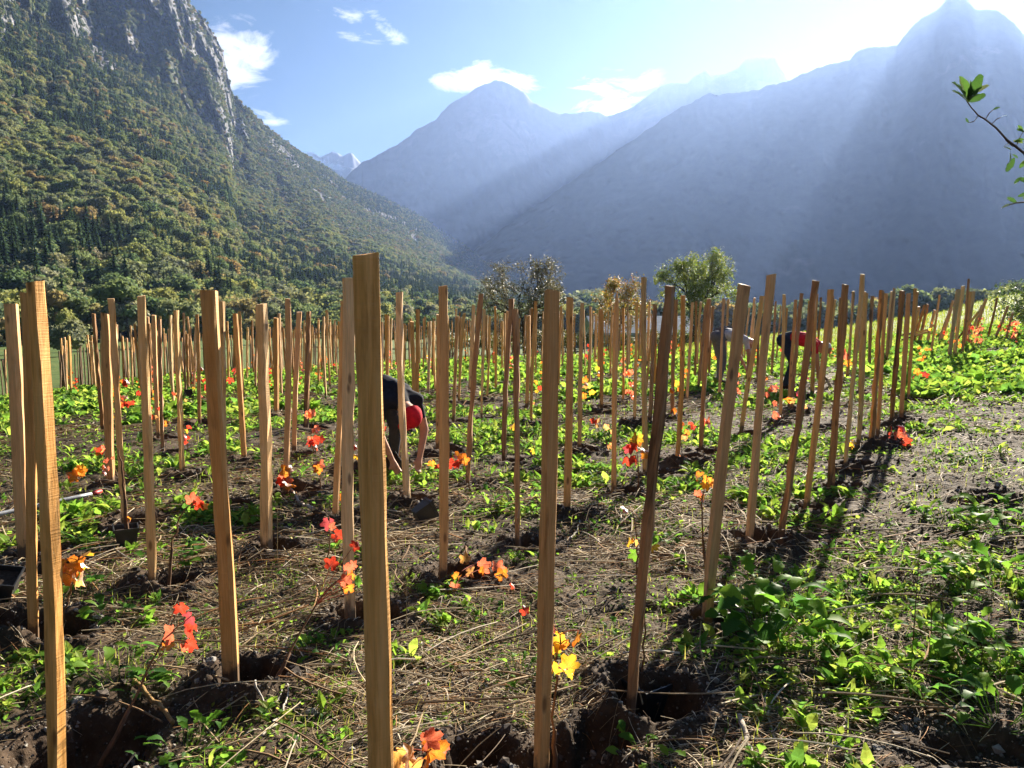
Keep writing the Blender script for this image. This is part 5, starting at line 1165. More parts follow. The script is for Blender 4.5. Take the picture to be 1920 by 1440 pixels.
# dry stalks and straw
acc = Acc()
def straw(n, r0, r1, l0, l1, rad, seg, sides, lift, pw=.5, dens=True):
    x, y, r = sample_field(n, r0, r1, power=pw)
    if dens:
        k = rg.uniform(size=n) < np.clip(litter(x, y) * 1.15 - .1, .08, 1); x, y = x[k], y[k]; n = len(x)
    z0, dug_ = ground_z(x, y); k = (dug_ < .75) | (rg.uniform(size=n) < .15); x, y, z0 = x[k], y[k], z0[k]; n = len(x)
    yaw = rg.uniform(0, pi, n); bias = rg.uniform(size=n) < .45; yaw = np.where(bias, rg.normal(.1, .45, n) + fbm(x * .5, y * .5, 93, 2) * 2 - 1, yaw)
    Ln = rg.uniform(l0, l1, n); ca_, sa_ = np.cos(yaw) * Ln / 2, np.sin(yaw) * Ln / 2
    za, _ = ground_z(x - ca_, y - sa_); zb, _ = ground_z(x + ca_, y + sa_)
    steep = rg.normal(0, .06, n) * Ln
    A3 = np.stack([x - ca_, y - sa_, np.maximum(za, z0 - .1) + lift * rg.uniform(.2, 1, n)], 1); B3 = np.stack([x + ca_, y + sa_, np.maximum(zb, z0 - .1) + lift * rg.uniform(.2, 1, n) + np.abs(steep)], 1)
    M3 = np.stack([x, y, np.maximum(z0, (A3[:, 2] + B3[:, 2]) / 2) + lift * rg.uniform(.1, 1, n)], 1) + rg.normal(0, .10, (n, 3)) * Ln[:, None] * np.array([1, 1, .15])
    t = np.linspace(0, 1, seg + 1)[None, :, None]; P = (1 - t) ** 2 * A3[:, None] + 2 * t * (1 - t) * M3[:, None] + t * t * B3[:, None]
    tan = B3 - A3; tan /= np.linalg.norm(tan, axis=1)[:, None]; side = np.cross(tan, [0, 0, 1]); up = np.cross(side, tan)
    th = np.linspace(0, 2 * pi, sides, endpoint=False) + .5; rr = rad * rg.uniform(.5, 1.6, n)
    W = P[:, :, None] + rr[:, None, None, None] * (np.cos(th)[None, None, :, None] * side[:, None, None] + np.sin(th)[None, None, :, None] * up[:, None, None])
    W = W.reshape(n, -1, 3); i = np.arange(seg)[:, None] * sides; j = np.arange(sides)[None]; Q = np.stack([i + j, i + (j + 1) % sides, i + sides + (j + 1) % sides, i + sides + j], -1).reshape(-1, 4)
    F = (Q[None] + (np.arange(n) * W.shape[1])[:, None, None]).reshape(-1, 4)
    base = np.array([[.40, .29, .165], [.22, .135, .07], [.55, .44, .28], [.11, .07, .04], [.40, .20, .08], [.68, .58, .43]])[rg.choice(6, n, p=[.25, .2, .19, .16, .08, .12])] * rg.uniform(.7, 1.2, (n, 1))
    acc.add(W.reshape(-1, 3), F, None, np.repeat(base, W.shape[1], 0)); return n
straw(24000, 1.7, 5, .03, .15, .0012, 3, 3, .02); straw(700, 1.7, 6, .2, .5, .0028, 4, 4, .04); straw(17000, 4.5, 12, .06, .28, .0026, 2, 3, .03); straw(12000, 11, 26, .15, .5, .006, 1, 3, .04)
print('straw', acc.n)
o = link('dry_straw', acc.mesh('dry_straw', [M_STRAW])); tag(o, 'brown dry stalks and straw littering the soil', 'straw', kind='stuff')
# crumbs of soil and gravel
acc = Acc()
def crumbs(n, r0, r1, s0, cols, dugw, pw=.5):
    x, y, r = sample_field(n, r0, r1, power=pw); z, dug_ = ground_z(x, y); k = rg.uniform(size=n) < np.clip(.12 + dug_ * dugw, 0, 1); x, y, z = x[k], y[k], z[k]; n = len(x)
    for q in range(4):
        m_ = np.arange(n) % 4 == q; c = int(m_.sum()); V, F = stone_mesh(200 + q, 1)
        if q > 1: V, F = np.array([(1, 0, 0), (-.5, .9, 0), (-.6, -.8, 0), (0, 0, .8), (.1, .1, -.7)]) * .9, np.array([(0, 1, 3), (1, 2, 3), (2, 0, 3), (1, 0, 4), (2, 1, 4), (0, 2, 4)])
        s = s0 * rg.lognormal(0, .5, c); scatter(acc, (V, F), np.stack([x[m_], y[m_], z[m_] + s * .3], 1), rotmats(rg.uniform(0, 6.3, c), rg.normal(0, .5, c), rg.normal(0, .5, c)), s, np.array(cols)[rg.integers(0, len(cols), c)] * rg.uniform(.6, 1.3, (c, 1)))
crumbs(52000, 1.7, 5.5, .0055, [(.09, .07, .055), (.13, .105, .08), (.06, .05, .04), (.30, .27, .23)], .9); crumbs(14000, 5, 12, .011, [(.08, .06, .05), (.12, .095, .075), (.26, .24, .21)], .9)
crumbs(5000, 1.7, 7, .010, [(.07, .055, .045), (.25, .23, .2), (.05, .04, .03)], .7)
o = link('soil_crumbs_and_gravel', acc.mesh('soil_crumbs_and_gravel', [M_STONE])); tag(o, 'crumbs of dark soil and small pebbles round the pits', 'gravel', kind='stuff')

# larger leafy weeds one could pick out, each with its leaves
BIGM = []; random.seed(99)
for k in range(6):
    V, Q = lobed_leaf(8, random.uniform(.26, .36), .55, k % 3 != 2, 20 + k); a = Acc(); a.add(V, Q, None, np.array([(.085, .21, .028), (.11, .25, .03), (.06, .16, .03), (.13, .27, .035), (.05, .13, .035), (.15, .28, .04)][k])); BIGM.append(a.mesh('weed_leaf_mesh', [M_WEED], True))
WP = [
 (1440, 1195, .34, .42, 80, 'largest dark green leafy weed beside the pit of the wide leaning stake'), (1400, 1075, .2, .2, 20, 'leafy weed just behind the largest one by the wide leaning stake'), (1495, 1135, .2, .12, 18, 'outer spreading leaves of weed right of the largest leafy weed'),
 (1775, 975, .26, .2, 22, 'upright broad leaved weed in the straw of the right strip'), (1885, 985, .36, .28, 36, 'dense bright weed at the right edge level with the broad leaved one'), (1870, 1105, .34, .22, 34, 'wide arching weed at the right edge below the dense bright one'),
 (1780, 1205, .28, .2, 30, 'bright toothed weed in the lower right half way to the corner'), (1890, 1240, .3, .2, 30, 'lush weed touching the right edge above the corner'), (1730, 1275, .22, .12, 20, 'round leaved weed left of the lower right lush weeds'), (1640, 1262, .13, .08, 12, 'small yellow green scalloped weed on straw at the lower right'),
 (1875, 1350, .26, .16, 24, 'light green weed spreading in the bottom right corner'), (1600, 1140, .2, .09, 16, 'flat weed right of the largest leafy weed'), (1660, 1012, .14, .06, 12, 'small flat weed at the edge of the right straw strip'),
 (150, 1120, .2, .12, 24, 'bright weed under the big orange vine leaves at the left'), (215, 1165, .2, .12, 24, 'leafy weed in the shade left of the pale rough sawn stake'), (230, 1290, .24, .16, 28, 'toothed leafy weed left of the deep square pit'), (345, 1420, .2, .12, 26, 'round bushy weed at the bottom left edge'),
 (195, 1030, .2, .1, 18, 'dark green weed left of the standing square black pot'), (320, 1060, .24, .1, 22, 'pale flat weed right of the standing black pot'), (940, 925, .18, .13, 18, 'dense round weed right of the split dark stake'), (1250, 1020, .22, .12, 20, 'weed patch between the two right leaning stakes'),
 (1130, 1000, .16, .09, 14, 'clover like weed left of the old bark covered stake'), (975, 1265, .15, .12, 16, 'dark weed tucked behind the foot of the sturdy two faced stake'), (600, 1240, .14, .09, 8, 'single weed with two broad leaves near the deep square pit'), (1205, 1430, .14, .08, 12, 'bright seedling weed at the bottom edge below the sunken pot'),
 (905, 1150, .14, .06, 12, 'small ivy like weed below the salmon leaved vine'), (590, 1380, .1, .05, 10, 'small weed among stones left of the thickest stake'), (1150, 1185, .12, .05, 12, 'low lime green weed left of the pit soil heap'), (1480, 1430, .12, .06, 12, 'small dark clover weed at the bottom right edge'),
 (1290, 1340, .18, .1, 16, 'thin stemmed weed on the right rim of the sunken pot pit'), (505, 870, .2, .1, 14, 'green weed between the notched stake and the smooth stake'), (380, 1160, .14, .08, 12, 'dark little weed left of the thick leaning stake'), (1650, 985, .12, .06, 10, 'sprig of weed right of the near right row'),
 (1820, 870, .3, .08, 18, 'flat weed patch crossing the right straw strip'), (1560, 1000, .1, .05, 8, 'weed sprig beside the dark brown leaning stake')]
for (px, py, rad, ht, nl, lab) in WP:
    p = hit(px, py); p[2] = float(ground_z(p[0], p[1])[0][0]); t = empty('weed_plant', tuple(p)); tag(t, lab, 'weed', 'leafy weeds growing between the stakes')
    acc = Acc()
    for k in range(nl):
        a = random.uniform(0, 2 * pi); rr = rad * math.sqrt(random.random()) * .75; b = Vector((cos(a) * rr, sin(a) * rr, ht * random.uniform(0, .8) * (1 - .5 * rr / rad))); s = random.uniform(.45, 1.0) * max(.05, rad * (.42 if nl < 60 else .46))
        o = link('leaf', BIGM[random.choice([0, 1, 3, 5, 2, 4]) if px > 1500 else random.randrange(6)], t, b); o.rotation_euler = (random.uniform(-.1, .9), random.gauss(0, .3), a - pi / 2 + random.gauss(0, .7)); o.scale = (s * random.uniform(.8, 1.25), s, s)
        tubec(acc, bez((b.x * .2, b.y * .2, -.02), (b.x * .7, b.y * .7, b.z * .3), tuple(b), 4), .0016, 4, (.12, .2, .05))
    link('stem', acc.mesh('weed_stem', [M_WEED], True), t)
# tall dry weed stalks at the right
for (px, py, hpx, lab) in [(1712, 1205, 210, 'tall thin dark dry stalk among the right hand weeds'), (1746, 1200, 130, 'shorter rusty dry stalk among the right hand weeds'), (1768, 1215, 120, 'dark dry stalk above the toothed weed'), (1812, 1208, 100, 'straight dry stalk beside the toothed weed'), (1838, 1250, 45, 'short dark dry stalk in the lower right weeds'), (762, 1190, 110, 'thin upright greenish stalk right of the thickest stake'), (1110, 1055, 90, 'thin upright dry stalk left of the old bark covered stake'), (520, 1062, 120, 'thin dry stalk beside the notched stake'), (1378, 1045, 110, 'dry stalk left of the tall leaning streaked stake')]:
    p = hit(px, py); h = hpx / FPX * p[1]; a = Acc(); l = random.uniform(-.12, .12) * h
    tubec(a, bez((0, 0, -.02), (l * .2, 0, h * .5), (l, 0, h), 7), np.linspace(.003, .0012, 7), 5, (.16, .12, .06))
    for k in range(6):
        z = h * random.uniform(.3, 1); x_ = l * (z / h) ** 2; tubec(a, np.array([(x_, 0, z), (x_ + random.uniform(-.03, .03), random.uniform(-.02, .02), z + .03)]), .001, 4, (.2, .12, .05))
    o = link('dry_stalk', a.mesh('dry_stalk', [M_BARK], True), None, tuple(p)); tag(o, lab, 'dry stalk', 'dry weed stalks standing up')

# ------------------------------------------------------------------ three fruit trees behind the field
def fruit_tree(px, py_base, py_top, width_px, depth, leafcols, nleaf, lsize, label, seed, bare=0.0, stem=.1, levels=4):
    rg2 = np.random.default_rng(seed); b = at_depth(px, py_base, depth); b[2] = float(terr(b[0], b[1])) - .05; H = at_depth(px, py_top, depth)[2] - b[2]; Wd = width_px / FPX * depth / 2
    t = empty('fruit_tree', tuple(b)); tag(t, label, 'tree')
    trunk = Acc(); tr = bez((0, 0, -.2), (rg2.uniform(-.1, .1), 0, H * .15), (rg2.uniform(-.15, .15), 0, H * .3), 6); tubec(trunk, tr, np.linspace(stem, stem * .7, 6), 8, (.07, .055, .045)); link('trunk', trunk.mesh('trunk', [M_BARK], True), t)
    tips = []; br = Acc()
    def grow(p, d, L_, r, lev):
        d = d / np.linalg.norm(d); e = p + d * L_; mid = (p + e) / 2 + rg2.normal(0, .09, 3) * L_
        tubec(br, bez(p, mid, e, 4), np.linspace(r, r * .6, 4), 5 if lev < 2 else 3, (.07, .055, .045))
        if lev >= 2: tips.append((e, lev)); tips.append((mid, lev))
        if lev >= levels: return
        for k in range(rg2.integers(2, 5) if lev else 3):
            nd = d + rg2.normal(0, .62, 3) + np.array([0, 0, .12]); q = p + (e - p) * rg2.uniform(.5, 1); grow(q, nd, L_ * rg2.uniform(.58, .8), r * .58, lev + 1)
    for k in range(6):
        a = k * pi / 3 + rg2.uniform(-.4, .4); grow(tr[-1 - (k % 3)], np.array([cos(a) * .75, sin(a) * .75, rg2.uniform(.6, 1.5)]), H * .27, stem * .5, 0)
    # fit the branches to the outline seen
    lim = np.array([tp[0] for tp in tips]); sx = Wd / max(np.percentile(np.abs(lim[:, 0]), 97), .1); z0_ = H * .25; sz = (H - z0_) / max(np.percentile(lim[:, 2], 98.5) - z0_, .1)
    def fit(Pp): Pp = np.array(Pp, float); Pp[:, 0] *= sx; Pp[:, 1] *= sx; Pp[:, 2] = np.where(Pp[:, 2] > z0_, z0_ + (Pp[:, 2] - z0_) * sz, Pp[:, 2]); return Pp
    br.V = [fit(v) for v in br.V]; link('branches', br.mesh('branches', [M_BARK], True), t)
    tp = fit(lim); w = np.ones(len(tp)); idx = rg2.choice(len(tp), nleaf); pos = tp[idx] + rg2.normal(0, .11, (nleaf, 3)); V, Q = lobed_leaf(2, .4, .3, False, 3); cols = np.array(leafcols)[rg2.integers(0, len(leafcols), nleaf)] * rg2.uniform(.7, 1.3, (nleaf, 1))
    lf = Acc(); scatter(lf, (V, Q), pos, rotmats(rg2.uniform(0, 6.3, nleaf), rg2.uniform(-1, 1, nleaf), rg2.uniform(-1, 1, nleaf)), lsize * rg2.uniform(.6, 1.3, nleaf), cols)
    o = link('foliage', lf.mesh('foliage', [M_APPLE]), t); o['kind'] = 'stuff'
fruit_tree(985, 665, 493, 150, 40, [(.07, .075, .03), (.10, .085, .04), (.06, .055, .035)], 9500, .10, 'dark thinly leaved old fruit tree, the left one of the three behind the stakes', 3, levels=5, stem=.13)
fruit_tree(1155, 668, 527, 104, 42, [(.20, .17, .03), (.32, .20, .03), (.30, .13, .03), (.12, .13, .03)], 7000, .10, 'small orange and yellow fruit tree, the middle one of the three behind the stakes', 5, levels=4, stem=.08)
fruit_tree(1300, 665, 480, 132, 41, [(.14, .19, .03), (.20, .23, .035), (.09, .14, .03)], 12000, .11, 'bright yellow green fruit tree, the right one of the three behind the stakes', 8, levels=4, stem=.12)
# hedge-like undergrowth bushes between the fruit trees and the field edge
def bush(px, py_top, w_px, depth, cols, n, ls, label, seed, name='bush', group=None):
    rg2 = np.random.default_rng(seed); d = ray(px, HORIZON); b = at_depth(px, HORIZON, depth); b[2] = float(terr(b[0], b[1])); H = at_depth(px, py_top, depth)[2] - b[2]; W_ = w_px / FPX * depth / 2
    t = empty('bush' if name == 'bush' else name, tuple(b)); tag(t, label, 'bush', group)
    st = Acc(); lob = [(rg2.uniform(-.6, .6) * W_, rg2.uniform(-.5, .5) * W_, H * rg2.uniform(.3, .75), rg2.uniform(.25, .42) * min(W_, H)) for _ in range(9)]
    for (x_, y_, z_, r_) in lob: tubec(st, bez((x_ * .2, y_ * .2, -.05), (x_ * .4, y_ * .4, z_ * .6), (x_, y_, z_ + r_), 5), np.linspace(.02, .006, 5), 4, (.07, .055, .045))
    link('stems', st.mesh('stems', [M_BARK], True), t)
    k = rg2.integers(0, 9, n); dd = rg2.normal(size=(n, 3)); dd /= np.linalg.norm(dd, axis=1)[:, None]; Lb = np.array(lob)[k]; pos = Lb[:, :3] + dd * Lb[:, 3:4] * rg2.uniform(.4, 1.15, (n, 1)); pos[:, 2] = np.clip(pos[:, 2], .02, None)
    V, Q = lobed_leaf(2, .4, .3, False, 3); lf = Acc(); scatter(lf, (V, Q), pos, rotmats(rg2.uniform(0, 6.3, n), rg2.uniform(-1, 1, n), rg2.uniform(-1, 1, n)), ls * rg2.uniform(.6, 1.3, n), np.array(cols)[rg2.integers(0, len(cols), n)] * rg2.uniform(.7, 1.3, (n, 1)))
    o = link('foliage', lf.mesh('foliage', [M_APPLE]), t); o['kind'] = 'stuff'
bush(1975, 512, 190, 20, [(.04, .075, .02), (.06, .10, .025), (.03, .055, .02)], 6500, .07, 'dark leafy bush reaching in at the right edge above the grassy hill', 12)
for k, (px, yt) in enumerate([(845, 618), (900, 612), (940, 620), (1010, 615), (1060, 622), (1110, 618), (1170, 622), (1230, 618), (1290, 625), (1350, 622)]):
    bush(px, yt, 76, 39 + (k % 3), [(.08, .11, .03), (.12, .13, .03), (.14, .11, .03)], 1300, .10, 'low bush in the ragged hedge under the three fruit trees', 30 + k, group='bushes of the hedge under the fruit trees')

# ------------------------------------------------------------------ fruit tree branch reaching in at the top right
t = empty('pear_tree', (2.55, 2.45, float(terr(2.55, 2.45)))); tag(t, 'pear tree off to the right whose leafy branch reaches in at the top right corner', 'tree'); tb = np.array(t.location)
a = Acc(); tubec(a, bez((0, 0, -.2), (.05, 0, 1.0), (.15, .05, 2.6), 8), np.linspace(.09, .05, 8), 10, (.10, .08, .065)); link('trunk', a.mesh('trunk', [M_BARK], True), t)
BD = 2.4
def bp(px, py, dd=0): return at_depth(px, py, BD + dd) - tb
a = Acc()
main = [bp(2250, 560, .05), bp(2080, 420, .05), bp(1975, 330, .0), bp(1915, 283), bp(1888, 262), bp(1868, 240), bp(1848, 224), bp(1834, 216), bp(1820, 200), bp(1812, 188)]
tubec(a, np.array([[.1, .05, 1.2]] + main), np.linspace(.0052, .0014, 11), 7, (.11, .085, .07))
TW = [([(1848, 224), (1855, 212), (1862, 206)], .0013), ([(1860, 232), (1868, 224), (1876, 220)], .0013), ([(1834, 217), (1826, 228), (1816, 230)], .0012), ([(1905, 276), (1910, 262), (1918, 248), (1935, 235)], .0014), ([(1885, 262), (1893, 270), (1900, 275)], .0012),
      ([(2080, 470), (1980, 380), (1935, 378), (1906, 380), (1892, 384)], .0024), ([(1960, 320), (1935, 318), (1920, 330)], .0014), ([(1990, 350), (1940, 330), (1915, 340)], .002)]
for pts, r in TW: tubec(a, np.array([bp(*q) for q in pts]), r, 5, (.12, .09, .06))
link('branch', a.mesh('branch', [M_BARK], True), t)
def oval_leaf_mesh(k, col):
    V, Q = lobed_leaf(8, .185, .25, False, 70 + k); V[:, 2] += .15 * np.abs(V[:, 0]); aa = Acc(); aa.add(V, Q, None, np.array(col)); return aa.mesh('pear_leaf_mesh', [M_APPLE], True)
PLM = [oval_leaf_mesh(k, c) for k, c in enumerate([(.035, .085, .02), (.05, .11, .025), (.08, .13, .03), (.03, .07, .02)])]
LF = [((1812, 188), (1788, 163), 0), ((1813, 188), (1800, 153), 1), ((1814, 187), (1833, 150), 0), ((1815, 188), (1848, 168), 2), ((1811, 189), (1789, 176), 0), ((1815, 190), (1840, 180), 3), ((1813, 186), (1815, 158), 1), ((1814, 192), (1822, 172), 2),
      ((1862, 206), (1873, 203), 3), ((1876, 220), (1885, 218), 0), ((1816, 230), (1812, 223), 3), ((1822, 228), (1818, 231), 0), ((1893, 270), (1884, 276), 2), ((1900, 264), (1914, 268), 2), ((1902, 266), (1915, 262), 1), ((1896, 282), (1884, 278), 0), ((1893, 285), (1890, 302), 3), ((1898, 290), (1906, 296), 1),
      ((1902, 296), (1890, 316), 3), ((1906, 242), (1916, 246), 3), ((1918, 248), (1910, 238), 1), ((1906, 380), (1892, 373), 3), ((1896, 384), (1882, 390), 0), ((1908, 368), (1922, 362), 3), ((1915, 332), (1905, 342), 3), ((1922, 300), (1914, 312), 1), ((1935, 378), (1921, 372), 2), ((1930, 340), (1912, 336), 0), ((1935, 300), (1919, 306), 2)]
for (p0, p1, k) in LF:
    A_, B_ = bp(*p0), bp(*p1); d = Vector(B_ - A_); Ln = d.length * 1.35; o = link('leaf', PLM[k], t, tuple(A_)); q = Vector((0, 1, 0)).rotation_difference(d.normalized()); o.rotation_mode = 'QUATERNION'; o.rotation_quaternion = q @ Quaternion((0, 1, 0), random.uniform(-.9, .9) + (1.2 if k % 2 else -.6)); o.scale = (Ln, Ln, Ln)

# ------------------------------------------------------------------ people
def flat_cloth(name, col, rough=.9):
    return flatmat(name, col, rough, .15, 25, .22)
M_SKIN = flatmat('skin', (.42, .22, .14), .55, .35, 40, .1)
def capsule(acc, a, b, ra, rb, flat=1.0, axis=None):
    """closed tapered capsule"""
    a = np.array(a, float); b = np.array(b, float); d = b - a; L_ = np.linalg.norm(d) + 1e-9; d /= L_
    ref = np.array([0, 1.0, 0]) if abs(d[1]) < .9 else np.array([1.0, 0, 0]); u = np.cross(d, ref); u /= np.linalg.norm(u); v = np.cross(d, u)
    P = []; 
    for th in (-1.35, -.9, -.45): P.append((a + d * ra * sin(th), ra * cos(th)))
    for f in (0, .35, .7, 1): P.append((a + d * L_ * f, ra + (rb - ra) * f))
    for th in (.45, .9, 1.35): P.append((b + d * rb * sin(th), rb * cos(th)))
    th = np.linspace(0, 2 * pi, 12, endpoint=False)
    V = np.concatenate([c + r * (np.cos(th)[:, None] * u * flat + np.sin(th)[:, None] * v) for c, r in P]); n = len(P); i = np.arange(n - 1)[:, None] * 12; j = np.arange(12)[None]
    Q = np.stack([i + j, i + (j + 1) % 12, i + 12 + (j + 1) % 12, i + 12 + j], -1).reshape(-1, 4); V = np.concatenate([V, [P[0][0] - d * .001, P[-1][0] + d * .001]]); c0, c1 = len(V) - 2, len(V) - 1; k = np.arange(12)
    acc.add(V, Q, np.concatenate([np.stack([np.full(12, c0), (k + 1) % 12, k], 1), np.stack([np.full(12, c1), (n - 1) * 12 + k, (n - 1) * 12 + (k + 1) % 12], 1)]))
def person(loc, yaw, scale, J, cloth, label, extras):
    """J: joints in a frame where +x is the facing direction, y left, z up"""
    segs = []  # (a, b, ra, rb, material key)
    g_ = lambda k: np.array(J[k], float)
    for s in 'LR':
        segs += [(g_('hip' + s), g_('knee' + s), .092, .066, 'legs'), (g_('knee' + s), g_('ank' + s), .064, .045, 'legs'), (g_('ank' + s) - [.03, 0, .02], g_('toe' + s), .042, .034, 'shoe'),
                 (g_('sh' + s), g_('elb' + s), .052, .040, 'sleeve'), (g_('elb' + s), g_('wri' + s), .040, .026, 'skin'), (g_('sh' + s), g_('chest'), .065, .10, 'torso')]
        w = g_('wri' + s); dv = w - g_('elb' + s); dv /= np.linalg.norm(dv); sd_ = np.cross(dv, [1, 0, 0]); sd_ /= np.linalg.norm(sd_)
        palm = w + dv * .07; segs.append((w, palm, .026, .034, 'skin'))
        for q in range(4):
            o_ = sd_ * (q - 1.5) * .019; k1 = palm + o_ + dv * .035; k2 = k1 + dv * .02 * (1 + .2 * (q in (1, 2))) + np.array([.022, 0, 0]); segs += [(palm + o_ * .8, k1, .011, .010, 'skin'), (k1, k2, .010, .008, 'skin')]
        th0 = w + dv * .03 + sd_ * .028; segs.append((th0, th0 + sd_ * .03 + dv * .035, .012, .010, 'skin'))
    segs += [(g_('pel') + [0, .06, 0], g_('pel') - [0, .06, 0], .115, .115, 'legs'), (g_('pel'), g_('waist'), .125, .118, 'waist'), (g_('waist'), g_('chest'), .118, .125, 'torso'), (g_('chest'), g_('neck'), .12, .075, 'torso'),
             (g_('shL'), g_('shR'), .068, .068, 'torso'), (g_('waist') + [0, .06, 0], g_('chest') + [0, .09, 0], .09, .09, 'torso'), (g_('waist') - [0, .06, 0], g_('chest') - [0, .09, 0], .09, .09, 'torso'), (g_('neck'), g_('head'), .052, .055, 'skin')]
    hd_ = g_('head'); up = hd_ - g_('neck'); up /= np.linalg.norm(up); fw = np.array(J['face'], float); fw -= up * fw.dot(up); fw /= np.linalg.norm(fw)
    segs += [(hd_, hd_ + up * .10, .075, .090, 'skin'), (hd_ + fw * .035 - up * .01, hd_ + fw * .05 + up * .07, .045, .06, 'skin'), (hd_ + fw * .09 + up * .035, hd_ + fw * .075 + up * .07, .017, .010, 'skin')]
    sdv = np.cross(up, fw); 
    for e in (-1, 1): segs.append((hd_ + sdv * e * .085 + up * .03, hd_ + sdv * e * .09 + up * .065, .016, .02, 'skin'))
    acc = Acc()
    for (a_, b2, ra, rb, mk) in segs: capsule(acc, a_, b2, ra, rb)
    me = acc.mesh('body', [M_SKIN]); tmp = bpy.data.objects.new('tmp_body', me); C.objects.link(tmp); md_ = tmp.modifiers.new('r', 'REMESH'); md_.mode = 'VOXEL'; md_.voxel_size = .0125; sm = tmp.modifiers.new('s', 'SMOOTH'); sm.factor = .5; sm.iterations = 2
    dg = bpy.context.evaluated_depsgraph_get(); me2 = bpy.data.meshes.new_from_object(tmp.evaluated_get(dg)); bpy.data.objects.remove(tmp)
    keys = list(cloth.keys()); me2.materials.clear()
    for k in keys: me2.materials.append(cloth[k])
    nf = len(me2.polygons); cen = np.zeros(nf * 3, np.float32); me2.polygons.foreach_get('center', cen); cen = cen.reshape(-1, 3)
    best = np.full(nf, 1e9); mi = np.zeros(nf, np.int32)
    for (a_, b2, ra, rb, mk) in segs:
        a_ = np.array(a_); ab = np.array(b2) - a_; t_ = np.clip(((cen - a_) @ ab) / (ab @ ab + 1e-9), 0, 1); dist = np.linalg.norm(cen - (a_ + t_[:, None] * ab), axis=1) - (ra + (rb - ra) * t_)
        u_ = dist < best; best = np.where(u_, dist, best)
        if mk == 'sleeve': id_ = np.where(t_ < .62, keys.index('torso'), keys.index('skin'))
        else: id_ = np.full(nf, keys.index(mk if mk in keys else 'torso'))
        mi = np.where(u_, id_, mi)
    me2.polygons.foreach_set('material_index', mi.astype(np.int32)); me2.polygons.foreach_set('use_smooth', np.ones(nf, bool)); me2.update()
    t = empty('person', tuple(loc), yaw); t.scale = (scale,) * 3; tag(t, label, 'person'); bo = link('body', me2, t)
    extras(t, hd_, up, fw, sdv, g_)
    return t
def cap(t, hd_, up, fw, sd_, mat, brim=True):
    a_ = Acc(); c0 = hd_ + up * .10; n = 14; rings = []
    for ph in np.linspace(0, 1.45, 6):
        th = np.linspace(0, 2 * pi, n, endpoint=False); rings.append(c0 + np.cos(ph) * .112 * (np.cos(th)[:, None] * fw + np.sin(th)[:, None] * sd_ * .92) + up * .118 * sin(ph))
    V = np.concatenate(rings + [[c0 + up * .119]]); i = np.arange(5)[:, None] * n; j = np.arange(n)[None]; Q = np.stack([i + j, i + (j + 1) % n, i + n + (j + 1) % n, i + n + j], -1).reshape(-1, 4); k = np.arange(n); a_.add(V, Q, np.stack([70 + k, 70 + (k + 1) % n, np.full(n, 84)], 1))
    co = link('cap', a_.mesh('cap', [mat], True), t)
    if brim:
        b2 = Acc(); th = np.linspace(-1.05, 1.05, 9); inn = c0 + .098 * (np.cos(th)[:, None] * fw + np.sin(th)[:, None] * sd_ * .92); out_ = c0 + fw * .05 + .13 * (np.cos(th)[:, None] * fw + np.sin(th)[:, None] * sd_ * .75) - up * .012
        V = np.concatenate([inn, out_, inn - up * .005, out_ - up * .005]); Q = []
        for q in range(8): Q += [(q, q + 1, 9 + q + 1, 9 + q), (18 + q, 27 + q, 27 + q + 1, 18 + q + 1), (9 + q, 9 + q + 1, 27 + q + 1, 27 + q)]
        b2.add(V, Q); link('brim', b2.mesh('brim', [mat]), co)
    return co
def hair(t, hd_, up, fw, sd_, mat, back=True):
    a_ = Acc(); c0 = hd_ + up * .075 - fw * .012; n = 14; rings = []; rg2 = np.random.default_rng(4)
    for ph in np.linspace(-.35, 1.4, 7):
        th = np.linspace(0, 2 * pi, n, endpoint=False); lift = np.where(np.cos(th) > .3, np.maximum(ph, .45), ph); rings.append(c0 + (np.cos(lift) * (.097 + rg2.normal(0, .002, n)))[:, None] * (np.cos(th)[:, None] * fw + np.sin(th)[:, None] * sd_ * .95) + up * (.098 * np.sin(lift))[:, None])
    V = np.concatenate(rings + [[c0 + up * .1]]); i = np.arange(6)[:, None] * n; j = np.arange(n)[None]; Q = np.stack([i + j, i + (j + 1) % n, i + n + (j + 1) % n, i + n + j], -1).reshape(-1, 4); k = np.arange(n); a_.add(V, Q, np.stack([84 + k, 84 + (k + 1) % n, np.full(n, 98)], 1)); link('hair', a_.mesh('hair', [mat], True), t)
def bend_pose(bh=.86, reach=.62, knee=.06, headdrop=0.0, stance=.11):
    J = dict(pel=(-.10, 0, bh), waist=(.06, 0, bh + .05), chest=(.26, 0, bh + .01), neck=(.43, 0, bh - .05 - headdrop), head=(.50, 0, bh - .09 - headdrop), face=(.25, 0, -1.0))
    for s, e in (('L', 1), ('R', -1)):
        J['hip' + s] = (-.08, e * .09, bh - .04); J['knee' + s] = (knee + .02 * e, e * stance, .47); J['ank' + s] = (-.04 + .04 * e, e * stance, .09); J['toe' + s] = (.13 + .04 * e, e * (stance + .02), .045)
        J['sh' + s] = (.37, e * .17, bh - .05); J['elb' + s] = (.42, e * .22, bh - .32); J['wri' + s] = (.48 + .03 * e, e * .12, bh - .55)
    return J
M_NAVY = flat_cloth('dark_navy_cotton', (.014, .016, .026)); M_REDC = flat_cloth('red_cotton', (.50, .015, .03)); M_REDS = flat_cloth('crimson_shirt', (.60, .02, .04)); M_GREYL = flat_cloth('light_grey_cotton', (.52, .53, .58)); M_OVER = flat_cloth('slate_overalls', (.13, .135, .16))
